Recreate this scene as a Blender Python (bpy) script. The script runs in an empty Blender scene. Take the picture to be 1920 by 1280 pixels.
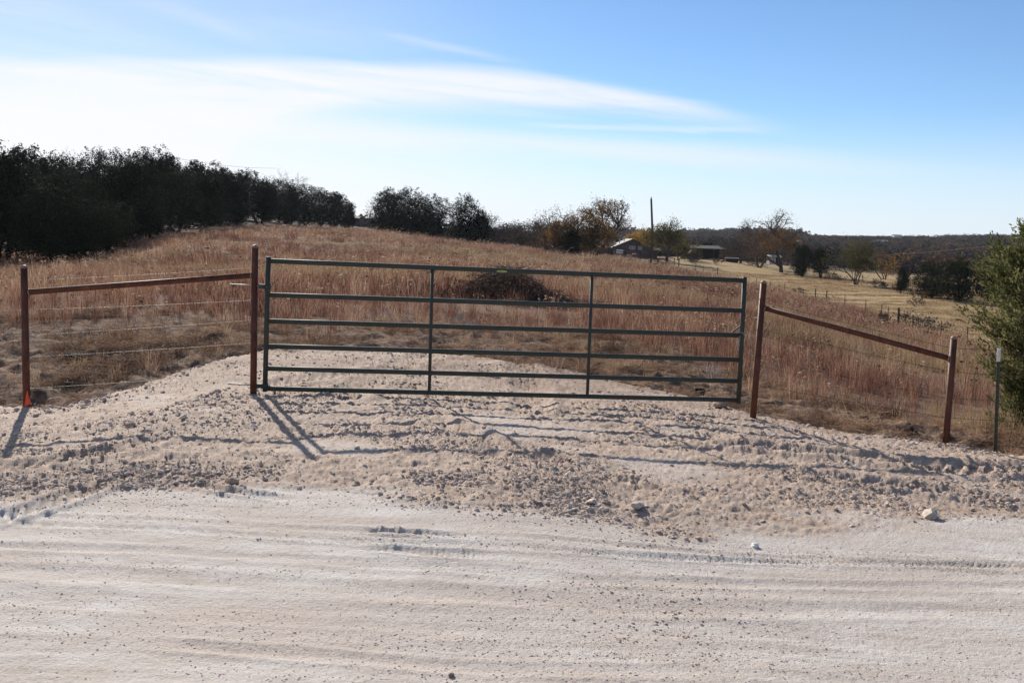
import bpy, math, random
import numpy as np
from mathutils import Vector, Matrix, Euler

D = bpy.data
scene = bpy.context.scene
C = scene.collection
R = math.radians

# ------------------------------------------------------------------ camera
F = 1900.0                      # focal length in photo pixels (1920 wide)
PITCH = math.atan(200.0 / F)
ROLL = R(1.77)
EYE = Vector((0, 0, 1.65))
fwd = Vector((0, math.cos(PITCH), -math.sin(PITCH)))
r0 = Vector((1, 0, 0)); u0 = r0.cross(fwd)
rt = r0 * math.cos(ROLL) + u0 * math.sin(ROLL)
up = u0 * math.cos(ROLL) - r0 * math.sin(ROLL)
cam = D.cameras.new('camera'); cam_ob = D.objects.new('camera', cam); C.objects.link(cam_ob)
M = Matrix((rt, up, -fwd)).transposed().to_4x4(); M.translation = EYE
cam_ob.matrix_world = M
cam.sensor_width = 36; cam.lens = 36 * F / 1920
cam.clip_start = 0.05; cam.clip_end = 6000
scene.camera = cam_ob

# ------------------------------------------------------------------ light
SUN_EL = R(27.0); SUN_AZ = R(-22.5)          # azimuth measured from +Y towards +X
SUN_STRENGTH = 5.0; SKY_STRENGTH = 0.085
scene.view_settings.view_transform = 'Standard'
scene.view_settings.look = 'None'
scene.view_settings.gamma = 1
scene.view_settings.use_curve_mapping = False
scene.view_settings.exposure = 0.46
sd = Vector((math.sin(SUN_AZ) * math.cos(SUN_EL), math.cos(SUN_AZ) * math.cos(SUN_EL), math.sin(SUN_EL)))
sun = D.lights.new('sun', 'SUN'); sun.energy = SUN_STRENGTH; sun.angle = R(0.55); sun.color = (1.0, 0.92, 0.815)
sun_ob = D.objects.new('sun', sun); C.objects.link(sun_ob)
sun_ob.rotation_euler = (-sd).to_track_quat('-Z', 'Y').to_euler(); sun_ob.location = sd * 60

world = D.worlds.new('World'); scene.world = world; world.use_nodes = True
nt = world.node_tree; nt.nodes.clear()


def N(nt, t, **kw):
    n = nt.nodes.new(t)
    for k, v in kw.items():
        if k.startswith('i_'):
            n.inputs[int(k[2:]) if k[2:].isdigit() else k[2:]].default_value = v
        else:
            setattr(n, k, v)
    return n


def math_n(nt, op, a, b=None, c=None, clamp=False):
    n = nt.nodes.new('ShaderNodeMath'); n.operation = op; n.use_clamp = clamp
    for i, v in enumerate((a, b, c)):
        if v is None: continue
        if isinstance(v, (int, float)): n.inputs[i].default_value = v
        else: nt.links.new(v, n.inputs[i])
    return n.outputs[0]


def maprange(nt, v, a, b, c, d, smooth=True):
    n = nt.nodes.new('ShaderNodeMapRange')
    n.interpolation_type = 'SMOOTHSTEP' if smooth else 'LINEAR'
    nt.links.new(v, n.inputs[0])
    for i, x in enumerate((a, b, c, d)): n.inputs[i + 1].default_value = x
    return n.outputs[0]


def curve_n(nt, v, lo, hi, pts):
    """value v in lo..hi -> piecewise curve through pts (x, y), y kept in 0..1"""
    m = maprange(nt, v, lo, hi, 0, 1, False)
    n = nt.nodes.new('ShaderNodeFloatCurve')
    cu = n.mapping.curves[0]
    ps = [((x - lo) / (hi - lo), y) for x, y in pts]
    cu.points[0].location = ps[0]; cu.points[1].location = ps[-1]
    for p in ps[1:-1]: cu.points.new(*p)
    n.mapping.update()
    nt.links.new(m, n.inputs['Value'])
    return n.outputs[0]


def mixc(nt, fac, a, b, blend='MIX'):
    n = nt.nodes.new('ShaderNodeMix'); n.data_type = 'RGBA'; n.blend_type = blend
    for sock, v in ((n.inputs[0], fac), (n.inputs[6], a), (n.inputs[7], b)):
        if isinstance(v, (int, float)): sock.default_value = v
        elif isinstance(v, tuple): sock.default_value = (*v, 1)
        else: nt.links.new(v, sock)
    return n.outputs[2]


def noise_n(nt, vec, scale, detail=4, rough=.55, dist=0.0):
    n = nt.nodes.new('ShaderNodeTexNoise')
    n.inputs['Scale'].default_value = scale; n.inputs['Detail'].default_value = detail
    n.inputs['Roughness'].default_value = rough; n.inputs['Distortion'].default_value = dist
    if vec is not None: nt.links.new(vec, n.inputs['Vector'])
    return n.outputs['Fac']


def build_sky():
    L = nt.links
    sky = N(nt, 'ShaderNodeTexSky', sky_type='NISHITA', sun_disc=False, sun_elevation=SUN_EL,
            sun_rotation=SUN_AZ, altitude=200, air_density=0.75, dust_density=0.0, ozone_density=5.0)
    tc = N(nt, 'ShaderNodeTexCoord'); sp = N(nt, 'ShaderNodeSeparateXYZ')
    L.new(tc.outputs['Generated'], sp.inputs[0])
    az = math_n(nt, 'ARCTAN2', sp.outputs[0], sp.outputs[1])
    el = math_n(nt, 'ARCSINE', sp.outputs[2])
    # wind-drawn coordinates: long in azimuth, thin in elevation
    def streak(sx, sy, tilt, off):
        cb = N(nt, 'ShaderNodeCombineXYZ')
        L.new(math_n(nt, 'MULTIPLY', az, sx), cb.inputs[0])
        e = math_n(nt, 'MULTIPLY_ADD', az, tilt, el)
        L.new(math_n(nt, 'MULTIPLY', e, sy), cb.inputs[1]); cb.inputs[2].default_value = off
        return cb.outputs[0]
    n1 = noise_n(nt, streak(1.6, 20, 0.10, 1.0), 1.5, 8, .6, .6)
    n2 = noise_n(nt, streak(5, 60, 0.06, 4.0), 1.5, 6, .62, .5)
    n3 = noise_n(nt, streak(1.1, 9, 0.05, 7.0), 1.3, 6, .6, .8)
    wob = math_n(nt, 'MULTIPLY_ADD', math_n(nt, 'SUBTRACT', n1, .5), .018,
                 math_n(nt, 'MULTIPLY', math_n(nt, 'SUBTRACT', n2, .5), .011))
    elw = math_n(nt, 'ADD', el, wob)
    # upper veil: top edge and bottom edge of the long cirrus sheet against azimuth
    S = 0.4                                   # curve unit: 1.0 = 0.4 rad of elevation
    top = curve_n(nt, az, -.9, .9, [(-.9, .22), (-.466, .343), (-.288, .387), (-.141, .403), (-.03, .402), (.012, .395), (.09, .370), (.166, .337), (.246, .292), (.9, .05)])
    bot = curve_n(nt, az, -.9, .9, [(-.9, .0), (-.40, .0), (-.30, .10), (-.24, .25), (-.14, .312), (-.064, .320), (.014, .318), (.116, .316), (.247, .276), (.9, .04)])
    dt = math_n(nt, 'SUBTRACT', math_n(nt, 'MULTIPLY', top, S), elw)
    db = math_n(nt, 'SUBTRACT', elw, math_n(nt, 'MULTIPLY', bot, S))
    sheet = math_n(nt, 'MULTIPLY', maprange(nt, dt, -.003, .012, 0, 1), maprange(nt, db, -.016, .010, 0, 1))
    fade = maprange(nt, az, .13, .29, 1, .0)
    sheet = math_n(nt, 'MULTIPLY', sheet, fade)
    sheet = math_n(nt, 'MULTIPLY', sheet, maprange(nt, n1, .30, .60, .45, .97))
    sheet = math_n(nt, 'MULTIPLY', sheet, maprange(nt, n2, .25, .6, .72, 1))
    # second, lower and fainter band reaching further right
    c2 = curve_n(nt, az, -.9, .9, [(-.9, .25), (-.24, .232), (-.09, .226), (.067, .218), (.22, .198), (.36, .168), (.45, .150), (.9, .06)])
    d2 = math_n(nt, 'ABSOLUTE', math_n(nt, 'SUBTRACT', elw, math_n(nt, 'MULTIPLY', c2, S)))
    band = math_n(nt, 'MULTIPLY', maprange(nt, d2, .0, .020, .60, 0), maprange(nt, az, .12, .50, 1, 0.08))
    band = math_n(nt, 'MULTIPLY', band, maprange(nt, n1, .3, .6, .5, 1))
    # thin wisps high on the left
    wis = math_n(nt, 'MULTIPLY', maprange(nt, n3, .36, .75, .14, .55), maprange(nt, az, -.42, .02, 1, 0))
    wis = math_n(nt, 'MULTIPLY', wis, maprange(nt, el, .02, .1, .3, 1))
    # three single thin filaments
    fil = None
    for pts_, wd, op, a0, a1 in (([(-.9, .70), (-.16, .468), (-.131, .456), (-.06, .431), (.012, .404), (.9, .1)], .006, .26, -.16, .03),
                                 ([(-.9, .80), (-.321, .478), (-.231, .414), (.9, 0)], .014, .14, -.38, -.20),
                                 ([(-.9, .27), (.014, .273), (.218, .267), (.9, .24)], .005, .40, -.02, .27)):
        cc = curve_n(nt, az, -.9, .9, pts_)
        dd = math_n(nt, 'ABSOLUTE', math_n(nt, 'SUBTRACT', elw, math_n(nt, 'MULTIPLY', cc, S)))
        v = math_n(nt, 'MULTIPLY', maprange(nt, dd, 0, wd, op, 0), math_n(nt, 'MULTIPLY', maprange(nt, az, a0, a0 + .07, 0, 1), maprange(nt, az, a1 - .09, a1, 1, 0)))
        fil = v if fil is None else math_n(nt, 'MAXIMUM', fil, v)
    # milky air: towards the ground and towards the sun
    lowhaze = maprange(nt, el, -.01, .13, .88, 0.0)
    glow = math_n(nt, 'MULTIPLY', maprange(nt, az, .20, -.50, 0, 1), maprange(nt, el, .07, .17, .95, .22))
    glow2 = math_n(nt, 'MULTIPLY', maprange(nt, az, .46, -.36, 0, .85), maprange(nt, el, .0, .105, 1, 0.0))
    inv = None
    def union(ms):
        inv = None
        for m in ms:
            o = math_n(nt, 'SUBTRACT', 1.0, m, clamp=True)
            inv = o if inv is None else math_n(nt, 'MULTIPLY', inv, o)
        return math_n(nt, 'SUBTRACT', 1.0, inv, clamp=True)
    fac = union((sheet, band, wis, fil, glow, glow2))
    # only the part of the sky above the horizon and the sun's half holds the cirrus in full
    back = maprange(nt, math_n(nt, 'ABSOLUTE', az), 1.0, 2.2, 1, .35)
    fac = math_n(nt, 'MULTIPLY', fac, back)
    skyc = mixc(nt, 1.0, sky.outputs[0], (1.16, 1.13, 1.08), 'MULTIPLY')
    skyc = mixc(nt, lowhaze, skyc, (6.6, 7.2, 7.9))
    cloud = mixc(nt, maprange(nt, az, -.35, .3, 0, 1), (8.25, 8.35, 8.5), (7.6, 7.9, 8.4))
    col = mixc(nt, fac, skyc, cloud)
    bg = N(nt, 'ShaderNodeBackground'); bg.inputs[1].default_value = SKY_STRENGTH
    L.new(col, bg.inputs[0])
    out = N(nt, 'ShaderNodeOutputWorld'); L.new(bg.outputs[0], out.inputs[0])
build_sky()

# ------------------------------------------------------------------ helpers
rng = np.random.default_rng(7)
random.seed(5)


def P(px, py, Y):
    """point of the place seen at photo position (px, py), Y metres ahead"""
    d = fwd + rt * ((px - 960) / F) - up * ((py - 640) / F)
    return EYE + d * (Y / d.y)


def tag(o, label=None, cat=None, group=None, kind=None):
    if label: o['label'] = label
    if cat: o['category'] = cat
    if group: o['group'] = group
    if kind: o['kind'] = kind
    return o


def empty(name, loc, label=None, cat=None, group=None):
    o = D.objects.new(name, None); C.objects.link(o); o.location = loc
    o.empty_display_size = .1
    return tag(o, label, cat, group)


def mesh_from(name, V, T, smooth=False):
    """V (n,3) array; T list of (m,k) int arrays"""
    me = D.meshes.new(name)
    V = np.asarray(V, dtype=np.float32)
    if not isinstance(T, list): T = [T]
    T = [np.asarray(t, dtype=np.int32) for t in T if len(t)]
    loops = np.concatenate([t.ravel() for t in T]); sizes = np.concatenate([np.full(len(t), t.shape[1], dtype=np.int32) for t in T])
    me.vertices.add(len(V)); me.vertices.foreach_set('co', V.ravel())
    me.loops.add(len(loops)); me.loops.foreach_set('vertex_index', loops)
    me.polygons.add(len(sizes))
    st = np.zeros(len(sizes), dtype=np.int32); st[1:] = np.cumsum(sizes)[:-1]
    me.polygons.foreach_set('loop_start', st)
    me.polygons.foreach_set('use_smooth', np.full(len(sizes), smooth, dtype=bool))
    me.update(calc_edges=True)
    return me


def obj(name, me, m=None, parent=None, loc=None):
    o = D.objects.new(name, me); C.objects.link(o)
    if m is not None and not me.materials: me.materials.append(m)
    if parent is not None: o.parent = parent
    if loc is not None: o.location = loc
    return o


def attr(me, name, vals):
    a = me.attributes.new(name, 'FLOAT', 'POINT'); a.data.foreach_set('value', np.asarray(vals, dtype=np.float32))


class MB:
    def __init__(s): s.V = []; s.F = {}; s.n = 0
    def add(s, V, faces):
        V = np.asarray(V, dtype=float)
        for f in faces: s.F.setdefault(len(f), []).append([i + s.n for i in f])
        s.V.append(V); s.n += len(V); return s
    def box(s, c, size, rz=0.0):
        hx, hy, hz = [v / 2 for v in size]; ca, sa = math.cos(rz), math.sin(rz); vs = []
        for z in (-hz, hz):
            for x, y in ((-hx, -hy), (hx, -hy), (hx, hy), (-hx, hy)):
                vs.append((c[0] + x * ca - y * sa, c[1] + x * sa + y * ca, c[2] + z))
        return s.add(vs, [(3, 2, 1, 0), (4, 5, 6, 7), (0, 1, 5, 4), (1, 2, 6, 5), (2, 3, 7, 6), (3, 0, 4, 7)])
    def tube(s, pts, rad, k=12, caps=True):
        pts = [Vector(p) for p in pts]; n = len(pts)
        if not hasattr(rad, '__len__'): rad = [rad] * n
        vs = []; prev = None
        for i, p in enumerate(pts):
            d = (pts[min(i + 1, n - 1)] - pts[max(i - 1, 0)]).normalized()
            if prev is None:
                a = d.orthogonal().normalized()
            else:
                a = (prev - d * prev.dot(d)).normalized()
            prev = a; b = d.cross(a)
            for j in range(k):
                t = 2 * math.pi * j / k
                vs.append(tuple(p + (a * math.cos(t) + b * math.sin(t)) * rad[i]))
        fs = [(i * k + j, i * k + (j + 1) % k, (i + 1) * k + (j + 1) % k, (i + 1) * k + j) for i in range(n - 1) for j in range(k)]
        if caps: fs += [tuple(range(k - 1, -1, -1)), tuple(range((n - 1) * k, n * k))]
        return s.add(vs, fs)
    def build(s, name, m, parent=None, smooth=False):
        me = mesh_from(name, np.concatenate(s.V), [np.array(f) for f in s.F.values()], smooth)
        return obj(name, me, m, parent)


# -------- lattice noise in numpy
def _hash(ix, iy, seed):
    h = (ix.astype(np.int64) * 374761393 + iy.astype(np.int64) * 668265263 + seed * 1442695041) & 0xFFFFFFFF
    h = ((h ^ (h >> 13)) * 1274126177) & 0xFFFFFFFF
    h = h ^ (h >> 16)
    return (h & 0xFFFFFF) / float(0xFFFFFF)


def vnoise(x, y, seed=0):
    ix = np.floor(x); iy = np.floor(y); fx = x - ix; fy = y - iy
    fx = fx * fx * (3 - 2 * fx); fy = fy * fy * (3 - 2 * fy)
    a = _hash(ix, iy, seed); b = _hash(ix + 1, iy, seed); c = _hash(ix, iy + 1, seed); d = _hash(ix + 1, iy + 1, seed)
    return (a * (1 - fx) + b * fx) * (1 - fy) + (c * (1 - fx) + d * fx) * fy


def fbm(x, y, octv=4, seed=0, gain=.5):
    s = 0; a = 1; t = 0
    for o in range(octv):
        s = s + a * vnoise(x * 2 ** o + 17.3 * o, y * 2 ** o - 9.1 * o, seed + o); t += a; a *= gain
    return s / t


def cells(x, y, seed=0):
    """distance to nearest jittered lattice point and that cell's random number"""
    ix = np.floor(x); iy = np.floor(y); best = np.full(x.shape, 9.0); rid = np.zeros(x.shape)
    for dx in (-1, 0, 1):
        for dy in (-1, 0, 1):
            cx = ix + dx; cy = iy + dy
            qx = cx + .1 + .8 * _hash(cx, cy, seed); qy = cy + .1 + .8 * _hash(cx, cy, seed + 77)
            d = np.hypot(x - qx, y - qy); m = d < best
            best = np.where(m, d, best); rid = np.where(m, _hash(cx, cy, seed + 199), rid)
    return best, rid


def sstep(v, a, b):
    t = np.clip((v - a) / (b - a), 0, 1); return t * t * (3 - 2 * t)


# ------------------------------------------------------------------ terrain height
ctrl = [(51, 768, 9.4), (475, 742, 9.85), (950, 764, 10.1), (1411, 790, 10.5), (1773, 834, 10.0), (1866, 850, 9.8),
        (100, 620, 14), (700, 601, 18), (1000, 562, 26), (300, 540, 24), (100, 500, 40), (100, 487, 58), (0, 480, 60), (300, 450, 60),
        (300, 425, 88), (620, 424, 150), (620, 470, 60), (770, 436, 140), (770, 480, 60), (880, 451, 130), (880, 502, 50),
        (1000, 466, 118), (1000, 508, 50), (1100, 476, 112), (1100, 523, 50), (1220, 489, 108), (1220, 534, 50), (1400, 602, 30),
        (1400, 545, 70), (1270, 499, 150), (1330, 517, 135), (1430, 541, 115), (1549, 568, 95), (1683, 614, 62), (1850, 662, 45),
        (1700, 702, 22), (1700, 772, 14), (1850, 762, 16), (1400, 491, 210), (1500, 518, 150), (1600, 533, 130), (1700, 548, 118),
        (1800, 564, 100), (1900, 576, 95), (1600, 516, 190), (1700, 523, 180), (1850, 531, 170), (1150, 482, 180), (1300, 484, 190),
        (1000, 470, 250), (1300, 482, 300), (1700, 500, 300), (1000, 453, 600), (1300, 458, 600), (1700, 464, 600), (1920, 462, 600),
        (600, 434, 950), (1000, 441, 950), (1300, 444, 950), (1700, 449, 950), (1920, 447, 950),
        (50, 405, 120), (250, 388, 130), (450, 398, 160), (620, 418, 230), (100, 400, 400), (500, 430, 500), (0, 400, 900), (300, 420, 950)]
cp = [tuple(P(*c) - Vector((0, 0, .5 if 40 <= c[2] <= 160 and c[0] < 1250 else 0))) for c in ctrl]   # ground lies half a metre under the grass tops
cp += [(-4, 4, -.0), (4, 4, -.16), (0, 3, -.07), (0, 6.5, -.06), (5, 6.5, -.20), (-5, 6.5, .0), (-9, 9.4, -.1), (-9, 6, 0), (9, 6, -.25), (9, 10, -.45), (2, 2.5, -.09), (-2, 2.5, -.05), (-3, 8, -.02), (3, 8, -.17)]
for th in (-50, 0, 50): cp.append((1700 * math.sin(R(th)), 1700 * math.cos(R(th)), -6.0))
cp = np.array(cp)


def _uv(x, y):
    r = np.maximum(np.hypot(x, y), 2.2); th = np.arctan2(x, y); s = np.sign(th); t = np.abs(th)
    t = np.where(t > R(90), np.maximum(R(180) - t, 0) * (R(48) / R(90)), np.minimum(t, R(48)))
    return s * t * 2.2, np.log(r)


def _tps(d): return np.where(d > 1e-9, d * d * np.log(d + 1e-12), 0)
_cu, _cv = _uv(cp[:, 0], cp[:, 1]); _n = len(cp)
_A = np.zeros((_n + 3, _n + 3)); _A[:_n, :_n] = _tps(np.hypot(_cu[:, None] - _cu[None], _cv[:, None] - _cv[None])) + np.eye(_n) * .004
_A[:_n, _n] = 1; _A[:_n, _n + 1] = _cu; _A[:_n, _n + 2] = _cv; _A[_n:, :_n] = _A[:_n, _n:].T
# fit the drop angle below the eye, times distance: keeps the far ground smooth
_rr = np.maximum(np.hypot(cp[:, 0], cp[:, 1]), 2.2)
_w = np.linalg.solve(_A, np.concatenate([(cp[:, 2] - 1.65) / _rr, np.zeros(3)]))


def H0(x, y):
    x = np.asarray(x, dtype=float); y = np.asarray(y, dtype=float); u, v = _uv(x, y); sh = u.shape; u = u.ravel(); v = v.ravel()
    s = _w[_n] + _w[_n + 1] * u + _w[_n + 2] * v
    for i in range(_n): s = s + _w[i] * _tps(np.hypot(u - _cu[i], v - _cv[i]))
    return (s.reshape(sh)) * np.maximum(np.hypot(x, y), 2.2) + 1.65


YB = np.array([(-30, 9.3), (-4.7, 9.35), (-4.15, 9.45), (-3.6, 11.2), (-3.15, 13.3), (-2.6, 13.9), (-1.9, 14.1), (-.4, 13.9), (.85, 13.2), (2.2, 12.1), (2.6, 10.9), (3.2, 10.5), (4.28, 10.05), (4.8, 9.6), (8, 9.2), (30, 9)])
YR = np.array([(-30, 6.3), (-4, 5.6), (-3.1, 5.8), (-2.3, 6.35), (-1.1, 6.2), (-.2, 5.9), (.77, 6.0), (1.77, 6.1), (3.5, 6.8), (30, 6.8)])
YS = np.array([(-.9, 13.5), (-.5, 14.0), (-.25, 15.2), (-.05, 17.0), (.1, 17.0), (.2, 15.0), (.35, 12.0), (.46, 10.8), (.9, 10.0)])


def d_cal(x, y):     # >0 inside the caliche
    n = (fbm(x * 1.3, y * 1.3, 4, 31) - .5) * .9 + (fbm(x * 5, y * 5, 3, 33) - .5) * .5 * (y > 10)
    return np.interp(x, YB[:, 0], YB[:, 1]) - y + n


def d_rub(x, y):     # >0 inside the rubble apron
    n = (fbm(x * .9, y * 1.6, 5, 51) - .5) * 1.3
    return y - np.interp(x, YR[:, 0], YR[:, 1]) + n


FEN = [(1262, 497, 152), (1330, 517, 135), (1430, 541, 115), (1549, 568, 95), (1683, 613, 62), (1850, 660, 45), (2150, 760, 36)]
fenx = np.array([P(*f)[0] / f[2] for f in FEN]); feny = np.array([f[2] for f in FEN])


def mown(x, y):
    a = x / np.maximum(y, 1.0); f = np.interp(a, fenx, feny)
    return sstep(y - f, -.5, 2.0) * sstep(a, .150, .162) * (y > 20) * (y < 215)


# ruts and berms of the caliche: (plan points, half width, depth, cleat spacing)
def G(px, py, z=-.05):       # where the ray meets the plane z
    d = fwd + rt * ((px - 960) / F) - up * ((py - 640) / F); t = (z - 1.65) / d.z
    q = EYE + d * t; return (q.x, q.y)
RUTS = [([G(-150, 880, 0), G(0, 868, 0), G(130, 853, 0), G(240, 842, 0), G(330, 812, 0)], .10, .032, .13),
        ([G(-60, 985), G(60, 950), G(200, 908), G(330, 872), G(420, 862)], .08, .026, .11),
        ([G(330, 905), G(420, 920), G(560, 938)], .045, .018, 0),
        ([G(1330, 850, -.2), G(1600, 868, -.2), G(1780, 888, -.2), G(1990, 870, -.2)], .15, .05, .19),
        ([G(1450, 893, -.15), G(1700, 912, -.15), G(1990, 940, -.15)], .11, .035, .17),
        ([G(640, 986), G(780, 994), G(900, 1003)], .035, .016, .05),
        ([G(640, 1012), G(800, 1026), G(960, 1033)], .045, .012, .05),
        ([G(-100, 955), G(300, 968), G(700, 990), G(1200, 1030, -.12), G(2050, 1062, -.15)], .035, .007, .04),
        ([G(-100, 970), G(300, 983), G(700, 1008), G(1200, 1046, -.12), G(2050, 1052, -.15)], .035, .008, .04),
        ([G(-100, 1010), G(300, 1018), G(750, 1045), G(1100, 1065), G(2050, 1090, -.15)], .05, .006, 0),
        ([G(-100, 1052), G(300, 1062), G(700, 1085), G(1200, 1110), G(2050, 1130, -.15)], .08, .005, 0),
        ([G(250, 1178), G(450, 1195), G(900, 1225), G(1400, 1225)], .05, .006, 0),
        ([G(-100, 1090), G(500, 1125), G(1000, 1150)], .10, .004, 0),
        ([(-1.6, 9.6), (-1.5, 11.5), (-1.1, 13.9)], .16, .03, .2), ([(.2, 9.4), (.25, 11.5), (.1, 13.8)], .16, .03, .2), ([(-2.6, 10.2), (-1.2, 12.2), (.8, 12.9)], .14, .025, .17),
        ([G(800, 792), G(900, 830), G(1010, 862), G(1100, 885)], .12, .035, .15)]


def polydist(x, y, pts):
    best = np.full(x.shape, 1e9); along = np.zeros(x.shape); side = np.zeros(x.shape); s0 = 0; tot = 0
    for (ax, ay), (bx, by) in zip(pts[:-1], pts[1:]): tot += math.hypot(bx - ax, by - ay)
    for (ax, ay), (bx, by) in zip(pts[:-1], pts[1:]):
        L = math.hypot(bx - ax, by - ay); ux, uy = (bx - ax) / L, (by - ay) / L
        t = np.clip((x - ax) * ux + (y - ay) * uy, 0, L); d = np.hypot(x - ax - ux * t, y - ay - uy * t)
        m = d < best; best = np.where(m, d, best); along = np.where(m, s0 + t, along)
        side = np.where(m, np.sign((x - ax) * uy - (y - ay) * ux), side); s0 += L
    return best, along, side, tot


def caliche_relief(x, y):
    """height above the base ground, and how rubbly it is"""
    dr = d_rub(x, y); rub = sstep(dr, -.15, .55)
    rub = rub * (1 - .55 * sstep(fbm(x * .8 + 5, y * 1.2, 4, 61), .52, .70))
    far = sstep(y, 9.5, 11.5); rub = rub * (1 - .1 * far)
    h = (fbm(x * .7, y * .7, 3, 1) - .5) * .07 * sstep(dr, -1, 1)
    h = h + (fbm(x * .35, y * 3.2, 4, 9) - .5) * .0035 + (fbm(x * 1.6, y * 16, 3, 10, .6) - .5) * .006 * (1 - rub)                    # long grader streaks along the road
    b1 = 1 - np.abs(2 * fbm(x * 3.1, y * 3.1, 4, 3) - 1)
    h = h + rub * (b1 ** 2 * .014 - .008 + (fbm(x * 7, y * 11, 4, 6, .65) - .5) * .036)
    c, rid = cells(x * 8.5, y * 8.5, 12); c2, rid2 = cells(x * 24, y * 24, 25)
    h = h + rub * (np.sqrt(np.clip(.12 - c * c, 0, 1)) * .034 * (rid > .6) * rid)
    h = h + rub * (np.sqrt(np.clip(.20 - c2 * c2, 0, 1)) * .018 * (rid2 > .4))
    h = h + (fbm(x * 26, y * 26, 3, 44, .7) - .5) * (.006 + .022 * rub)
    for pts, w, dep, cl in RUTS:
        d, s, side, tot = polydist(x, y, pts); wv = w * (.8 + .5 * vnoise(s * 3, s * 0, 5))
        m = np.exp(-(d / wv) ** 2); edge = np.exp(-((d - wv * 1.6) / (wv * .5)) ** 2)
        ends = sstep(s, 0, .3) * sstep(tot - s, 0, .3); v = dep * ends * (.45 + .9 * fbm(s * 1.3, s * 0 + 3, 3, 8))
        h = h - m * v * .8 + edge * v * .8
        if cl: h = h + m * v * .75 * (np.sin(2 * math.pi * (s / cl + side * d * 1.2 / cl)) > .2)
    return h, rub


# ------------------------------------------------------------------ materials
def material(name):
    m = D.materials.new(name); m.use_nodes = True; t = m.node_tree; t.nodes.clear()
    out = t.nodes.new('ShaderNodeOutputMaterial'); b = t.nodes.new('ShaderNodeBsdfPrincipled')
    t.links.new(b.outputs[0], out.inputs[0]); return m, t, b, out


def pos(t):
    g = t.nodes.new('ShaderNodeNewGeometry'); return g.outputs['Position']


def scaled(t, v, s):
    n = t.nodes.new('ShaderNodeMapping'); n.inputs['Scale'].default_value = s; t.links.new(v, n.inputs[0]); return n.outputs[0]


def ramp(t, v, stops):
    n = t.nodes.new('ShaderNodeValToRGB'); e = n.color_ramp.elements
    e[0].position = stops[0][0]; e[0].color = (*stops[0][1], 1); e[1].position = stops[-1][0]; e[1].color = (*stops[-1][1], 1)
    for p, c in stops[1:-1]: q = e.new(p); q.color = (*c, 1)
    t.links.new(v, n.inputs[0]); return n.outputs[0]


def bump(t, b, h, strength, dist):
    n = t.nodes.new('ShaderNodeBump'); n.inputs['Strength'].default_value = strength; n.inputs['Distance'].default_value = dist
    t.links.new(h, n.inputs['Height']); t.links.new(n.outputs[0], b.inputs['Normal'])


def fattr(t, name):
    n = t.nodes.new('ShaderNodeAttribute'); n.attribute_name = name; return n.outputs['Fac']


def mat_caliche():
    m, t, b, out = material('caliche'); p = pos(t)
    big = noise_n(t, scaled(t, p, (.5, 1.6, 1)), 1.0, 5, .6); mid = noise_n(t, scaled(t, p, (2.2, 6, 3)), 1.5, 6, .65)
    fine = noise_n(t, p, 55, 5, .7); grain = noise_n(t, p, 190, 3, .7)
    dust = ramp(t, mid, [(.3, (.54, .475, .42)), (.5, (.65, .60, .55)), (.7, (.73, .69, .65))])
    dust = mixc(t, maprange(t, big, .38, .62, 0, .75), dust, (.58, .49, .42))
    earth = ramp(t, noise_n(t, p, 9, 6, .7), [(.28, (.29, .19, .135)), (.48, (.46, .335, .25)), (.7, (.60, .475, .38))])
    col = mixc(t, maprange(t, fattr(t, 'rubble'), .1, .75, 0, .92), dust, earth)
    strk = maprange(t, noise_n(t, scaled(t, p, (.45, 5.5, 1)), 1.3, 6, .62), .46, .62, 0, 1)
    col = mixc(t, math_n(t, 'MULTIPLY', strk, maprange(t, noise_n(t, p, 75, 4, .7), .42, .60, .10, .62)), col, (.40, .335, .285))
    col = mixc(t, maprange(t, fine, .55, .8, 0, .30), col, (.38, .31, .26))
    col = mixc(t, maprange(t, grain, .50, .75, 0, .22), col, (.74, .69, .64))
    col = mixc(t, math_n(t, 'MULTIPLY', fattr(t, 'dirt'), maprange(t, noise_n(t, p, 14, 5, .7), .3, .6, .35, .95)), col, (.25, .165, .115))
    t.links.new(col, b.inputs['Base Color']); b.inputs['Roughness'].default_value = .85
    b.inputs['Specular IOR Level'].default_value = .25
    hh = math_n(t, 'MULTIPLY_ADD', grain, .5, fine); bump(t, b, hh, .9, .016)
    return m


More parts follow.
